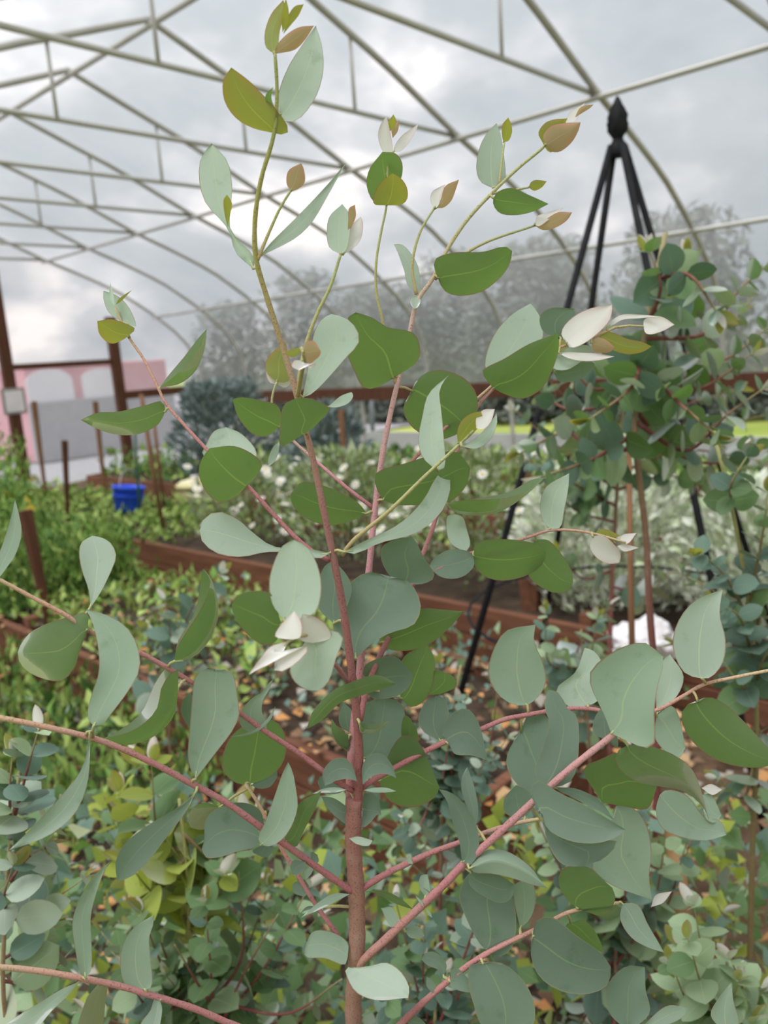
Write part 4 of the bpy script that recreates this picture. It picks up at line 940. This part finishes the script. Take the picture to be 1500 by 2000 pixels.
rows('''
L4 q E k=.4 | -30,520 | -20,400 20,280 60,150 | 85,45 | 30,440 90,350 122,230 105,120
L4 p E | 508,655 | 500,560 460,440 445,340 460,285 | 520,250 | 560,580 630,440 655,360 625,290 570,258
L4 g K o=-6 k=-.15 | 640,490 | 640,360 520,390 350,440 220,510 150,600 | 130,655 | 592,620 545,760 460,860 330,850 200,790 140,720
L5 q K o=-14 k=.25 kx=.1 | 685,1195 | 640,1130 665,980 722,800 722,650 690,480 662,400 | 625,335 | 725,1212 800,1120 930,950 1022,780 1012,620 930,470 760,370
L4 g E fold=.25:-.1 k=-.1 kx=0 o=-4 | 985,955 | 1000,850 1080,720 1120,590 1132,480 | 1146,435 | 990,895 1050,790 1115,690 1168,580 1185,500 | 1055,950 1150,880 1218,750 1228,640 1195,500
L4 g E fold=.22:-.1 k=-.1 kx=0 o=-8 | 1003,1105 | 950,990 880,1070 800,1240 690,1335 | 572,1397 | 1000,995 915,1090 880,1230 760,1340 | 985,1250 925,1335 825,1402 690,1428
L5 q P o=-4 k=.2 | 365,975 | 312,880 295,760 310,560 330,300 355,110 440,20 | 535,48 | 420,900 560,720 680,560 740,420 722,260 690,80 625,38
L4 m P o=6 | 335,560 | 270,480 235,400 250,300 | 322,225 | 360,500 350,350
L4 q P o=4 k=.3 | 975,575 | 780,560 735,470 760,380 860,270 920,240 | 1032,110 | 970,470 935,400 945,300 995,210
L6 g P o=2 k=-.45 | 830,1018 | 740,1022 640,960 588,880 605,740 660,620 760,530 | 900,470 | 900,1000 1050,920 1130,800 1142,650 1095,520 1010,462
L4 q P o=-5 pet=0 k=.8 | 655,614 | 780,585 880,545 980,455 | 1053,345 | 790,603 905,562 1015,455 
L6 m P o=8 | 840,1030 | 950,940 1060,900 | 1065,960 | 900,1058 1000,1045
L5 m H o=-4 k=.1 | 757,285 | 690,345 560,425 480,490 445,560 | 452,632 | 720,360 645,460 560,570 500,620
L5 q H o=-6 k=.3 | 348,55 | 315,200 240,300 140,410 | 35,515 | 338,250 290,370 200,450 110,490
L6 g P o=6 | 580,1215 | 440,1182 340,1220 295,1330 | 325,1400 | 500,1300 430,1412
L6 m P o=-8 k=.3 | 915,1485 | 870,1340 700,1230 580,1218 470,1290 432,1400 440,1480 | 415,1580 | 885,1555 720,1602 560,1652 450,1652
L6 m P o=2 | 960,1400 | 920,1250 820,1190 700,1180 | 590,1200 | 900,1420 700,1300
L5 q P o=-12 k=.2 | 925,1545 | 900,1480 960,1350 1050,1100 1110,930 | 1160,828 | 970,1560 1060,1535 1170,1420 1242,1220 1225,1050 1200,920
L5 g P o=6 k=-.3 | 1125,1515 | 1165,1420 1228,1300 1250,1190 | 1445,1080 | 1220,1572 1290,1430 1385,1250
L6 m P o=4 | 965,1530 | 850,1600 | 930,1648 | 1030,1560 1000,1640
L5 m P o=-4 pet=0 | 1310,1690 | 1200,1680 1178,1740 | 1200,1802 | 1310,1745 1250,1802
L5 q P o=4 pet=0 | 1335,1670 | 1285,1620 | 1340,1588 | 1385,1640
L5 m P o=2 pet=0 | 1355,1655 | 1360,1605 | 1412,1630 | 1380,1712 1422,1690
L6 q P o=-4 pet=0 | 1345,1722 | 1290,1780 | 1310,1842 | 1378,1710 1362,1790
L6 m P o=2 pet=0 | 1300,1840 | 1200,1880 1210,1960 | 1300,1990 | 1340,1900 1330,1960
L7 q Q o=-6 k=.15 | 785,1275 | 735,1230 690,1000 662,760 720,560 860,330 | 1015,195 | 832,1200 838,950 832,700 885,480 965,265
L7 q Q o=-2 k=.15 | 1330,1375 | 1150,1335 1100,1150 1130,950 1240,790 | 1412,688 | 1385,1350 1375,1050 1365,900 1402,780
L7 q Q k=.4 | 730,1300 | 560,1370 380,1480 200,1590 | 55,1690 | 610,1440 480,1560 300,1740
L7 g Q o=3 | 905,1315 | 810,1430 740,1600 | 690,1790 | 975,1340 965,1500 900,1790
L7 q H o=-3 | 615,1095 | 605,1050 580,1130 550,1170 | 515,1240 | 625,1120 618,1180 600,1250
L3 p F k=.3 | 370,580 | 310,500 293,380 320,270 370,180 | 430,150 | 430,585 540,550 577,430 560,300 500,190
L3 g F o=8 k=-.5 | 360,610 | 340,692 280,722 180,670 100,560 | 88,500 | 345,560 300,440 220,428 130,450
L3 w F o=-10 k=.4 | 400,700 | 300,730 240,800 | 183,882 | 320,872 430,830 520,722
L3 p F k=.3 | 490,700 | 405,850 430,920 500,965 | 560,972 | 570,640 692,668 655,800 615,920
L3 w F o=-14 pet=0 | 420,692 | 325,675 350,620 | 430,535 | 462,680 468,600
L3 w F o=-16 pet=0 k=-.3 | 530,712 | 455,690 458,600 | 475,552 | 632,680 600,610 540,568
A m F o=6 k=.35 | 765,797 | 690,740 638,620 658,500 720,400 790,340 870,326 | 935,362 | 830,730 940,660 1080,610 1117,520 1092,430 1050,378 985,358
A m F o=14 | 645,605 | 560,520 560,400 590,300 | 640,258 | 690,560 742,420 720,350
Cb g F o=4 k=-.5 | 885,712 | 950,620 1110,525 1220,528 | 1347,540 | 950,747 1050,752 1170,712 1280,620
A g F o=-14 pet=0 k=-.3 kx=.1 | 500,1178 | 525,1090 640,968 760,915 880,883 | 985,932 | 580,1130 680,1035 800,995 900,962
Cb m F o=6 k=-.1 | 812,900 | 805,845 880,795 980,786 | 1072,880 | 840,1002 920,1014 1010,987 1062,930
Cb g F o=16 k=-.4 | 1010,1010 | 985,900 1030,780 | 1150,715 | 1060,1058 1130,1030 1182,930 1192,800
Cb g F o=24 pet=0 | 1160,992 | 1180,900 1190,860 | 1240,868 | 1230,985 1312,942 1290,890
B m F o=4 k=.1 | 800,1335 | 780,1200 800,1060 | 900,1000 | 880,1372 980,1312 1028,1180 1012,1040
B g F o=14 pet=0 | 1030,1320 | 1010,1180 1030,1100 | 1060,1120 | 1090,1300 1100,1200
B g M o=-5 fold=.2:-.1 k=-.1 | 605,1082 | 540,1015 470,975 | 440,918 | 570,1062 500,1005 | 600,1232 500,1170 438,1050
B m M o=6 | 630,1060 | 530,1000 508,880 | 560,758 | 650,980 640,850
A g M o=-8 fold=.25:-.1 k=-.1 | 708,950 | 770,970 880,965 | 1003,942 | 740,1008 850,1022 950,982 | 720,1052 800,1068 910,1030
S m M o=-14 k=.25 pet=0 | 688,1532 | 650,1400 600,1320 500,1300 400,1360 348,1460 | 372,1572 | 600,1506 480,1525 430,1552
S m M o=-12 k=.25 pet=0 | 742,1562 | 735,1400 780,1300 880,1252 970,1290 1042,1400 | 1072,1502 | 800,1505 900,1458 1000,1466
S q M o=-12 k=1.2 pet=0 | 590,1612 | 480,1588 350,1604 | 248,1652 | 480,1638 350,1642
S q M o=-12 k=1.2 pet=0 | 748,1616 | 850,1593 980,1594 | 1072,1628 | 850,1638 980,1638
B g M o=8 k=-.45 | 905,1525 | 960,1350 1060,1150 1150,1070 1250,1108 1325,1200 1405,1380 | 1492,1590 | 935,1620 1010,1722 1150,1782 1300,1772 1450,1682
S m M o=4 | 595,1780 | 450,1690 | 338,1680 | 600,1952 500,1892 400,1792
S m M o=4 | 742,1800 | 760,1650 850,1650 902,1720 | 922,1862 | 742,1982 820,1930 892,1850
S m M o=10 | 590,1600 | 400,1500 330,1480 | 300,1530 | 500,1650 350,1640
S p I o=-12 pet=0 | 408,540 | 460,530 | 542,552 | 450,572 520,582
S y I o=2 pet=0 | 410,560 | 360,545 | 350,575 | 400,605
S q I o=-10 k=.9 pet=0 | 412,855 | 330,850 250,890 | 138,988 | 345,892 230,948
S m I o=-2 | 250,928 | 170,925 | 112,1002 | 150,955
S g I o=-10 k=-.6 pet=0 | 500,840 | 600,835 700,880 | 772,942 | 560,852 680,912
S q I o=-8 k=.5 pet=0 | 402,1205 | 402,1130 310,1068 205,1065 | 163,1150 | 385,1252 270,1216 163,1207
S p I o=-16 k=.9 pet=0 | 440,1272 | 388,1268 400,1330 450,1410 560,1452 | 742,1438 | 540,1256 620,1240 700,1290 748,1380
R3 m I o=-5 k=.1 | 1045,672 | 1030,560 990,440 960,330 | 913,263 | 1090,692 1137,620 1130,480 1060,350 980,280
R3 m I o=6 | 1120,475 | 1080,380 1040,250 1050,180 | 1076,138 | 1137,400 1122,280
R3 q O o=-8 fold=.16:.05 k=.15 kx=0 | 602,248 | 655,165 750,92 870,83 1000,135 1150,255 1210,345 | 1278,417 | 650,285 800,295 1000,342 1150,392 | 620,242 750,180 850,170 1000,220 1180,322
R3 m O o=4 k=.1 | 740,945 | 680,880 560,640 512,480 550,360 600,290 | 800,270 | 800,992 900,1002 982,900 1008,720 988,520 985,390
R3 m O o=-2 k=-.3 | 610,275 | 700,285 850,300 | 988,385 | 600,380 750,500 880,547 970,500
R4 q O o=4 k=-.1 | 1040,765 | 985,500 982,400 | 1060,348 | 1110,702 1162,600 1162,400 1120,358
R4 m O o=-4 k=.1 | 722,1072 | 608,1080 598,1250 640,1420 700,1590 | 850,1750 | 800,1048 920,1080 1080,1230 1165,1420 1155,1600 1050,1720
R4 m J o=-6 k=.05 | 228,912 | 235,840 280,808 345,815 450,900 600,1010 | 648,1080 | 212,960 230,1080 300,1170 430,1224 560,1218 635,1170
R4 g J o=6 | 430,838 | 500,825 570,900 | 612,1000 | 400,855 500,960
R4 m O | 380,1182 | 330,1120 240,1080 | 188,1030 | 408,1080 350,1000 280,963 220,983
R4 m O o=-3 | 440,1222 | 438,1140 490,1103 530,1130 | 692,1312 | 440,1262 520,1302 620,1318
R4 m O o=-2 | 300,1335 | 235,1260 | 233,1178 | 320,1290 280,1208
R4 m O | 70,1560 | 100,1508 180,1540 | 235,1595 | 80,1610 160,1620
R3 q O | 222,492 | 168,400 185,310 | 242,298 | 305,420 285,482
R3 q O o=-6 pet=0 | 212,582 | 168,535 | 138,483 | 195,530
R3 q O o=-6 pet=0 | 225,590 | 245,645 | 282,672 | 270,630
R3 q O o=2 | 50,790 | 100,738 170,750 | 218,832 | 90,842 170,852
R3 q I | 690,1042 | 640,1030 | 588,933 | 685,990 650,928
R2 q I pet=0 o=-5 | 742,682 | 733,650 | 750,638 | 768,684
R1 q G k=.2 | 325,692 | 260,692 180,640 133,540 160,420 220,330 | 365,300 | 372,660 417,580 400,480 358,380
R1 p G o=3 k=.45 | 625,692 | 540,708 463,620 560,530 | 605,413 | 670,672 660,560 690,490 650,428
R3 q G o=-8 k=.15 | 735,832 | 700,740 638,610 628,540 700,460 820,398 900,388 | 988,455 | 800,862 900,902 942,890 946,720 962,600 988,500
R1 p G o=8 k=.4 | 955,740 | 955,600 985,480 | 1020,443 | 1000,702 1062,640 1088,550
R1 q G o=8 k=.2 | 955,745 | 1030,695 1062,740 | 1097,900 | 950,860 1060,955
R1 p G o=-5 k=.35 | 1175,562 | 1100,542 1043,450 1038,350 1080,250 1150,178 | 1278,128 | 1220,558 1282,480 1293,370 1265,250
R1 g G o=-4 k=-.3 | 1160,678 | 1200,653 1280,680 1390,780 1500,900 | 1570,965 | 1090,700 1078,770 1130,870 1250,962 1400,998 1500,992
R1 m G o=4 | 295,828 | 330,738 400,728 470,900 | 420,1110 | 240,900 222,980 260,1062 330,1118
R3 m G o=-2 k=.3 | 395,1105 | 360,1010 400,900 432,780 408,700 | 428,618 | 540,1062 577,850 562,740 512,700 490,640
R1 m F o=-3 | 1270,1260 | 1232,1180 1290,1090 1370,1066 1432,1150 | 1478,1348 | 1300,1312 1400,1322
R1 m F o=2 | 1222,1242 | 1130,1190 1103,1120 1150,1020 | 1200,996 | 1242,1180 1268,1080 1240,1010
R3 m G o=-10 k=.2 | 388,1212 | 335,1110 370,1058 480,1120 620,1190 | 805,1302 | 420,1292 520,1352 650,1368 750,1342
R3 m G o=6 k=.25 | 395,1255 | 440,1400 500,1472 | 600,1482 | 500,1330 650,1350 765,1360 700,1440
R3 m G o=2 | 450,1095 | 560,1100 680,1160 | 748,1252 | 560,1152 660,1202
R2 g G o=4 k=-.5 | 690,1168 | 598,1000 690,955 765,923 | 958,1090 | 800,1188 912,1198
R3 g G o=-4 k=-.35 | 815,888 | 753,930 770,1000 850,1062 980,1092 1088,1112 1190,1200 | 1215,1268 | 900,888 1030,930 1132,1010 1185,1150
R2 q G o=8 k=.3 pet=0 | 972,1130 | 952,1200 980,1292 1080,1338 1200,1354 | 1298,1326 | 1000,1108 1100,1130 1190,1240 1250,1250 1280,1272
R2 q G o=4 pet=0 | 1180,1130 | 1198,1250 1240,1268 | 1272,1230 | 1220,1128 1252,1180
R2 w G o=4 pet=0 | 1175,1097 | 1220,1078 | 1277,1105 | 1230,1132
R2 q G o=2 k=.05 pet=0 | 760,1183 | 700,1350 635,1480 720,1562 | 935,1645 | 850,1200 912,1290 932,1420 920,1522
R4 g J o=-3 k=-.4 | 462,762 | 400,702 363,620 380,550 450,528 520,535 | 655,650 | 520,782 612,804 662,740 672,700
R2 m G o=6 | 315,1240 | 218,1222 213,1150 | 270,1083 | 345,1202 332,1120
R4 q J | 710,735 | 790,738 850,850 | 938,1002 | 698,820 760,922 850,974
R4 w J o=4 pet=0 | 865,755 | 890,690 | 980,668 | 930,732
R4 m J o=-2 k=.1 pet=0 | 745,1430 | 640,1330 623,1200 670,1120 740,1073 | 832,1080 | 858,1330 836,1200
R4 q J pet=0 | 790,1440 | 870,1350 960,1288 | 1058,1300 | 1010,1370 1055,1330
R4 q J o=-30 pet=0 k=.2 | 1260,1430 | 1188,1340 1230,1250 | 1302,1163 | 1340,1400 1312,1260
R3 m G o=8 | 720,865 | 648,830 652,760 | 690,698 | 765,905 750,780
''')
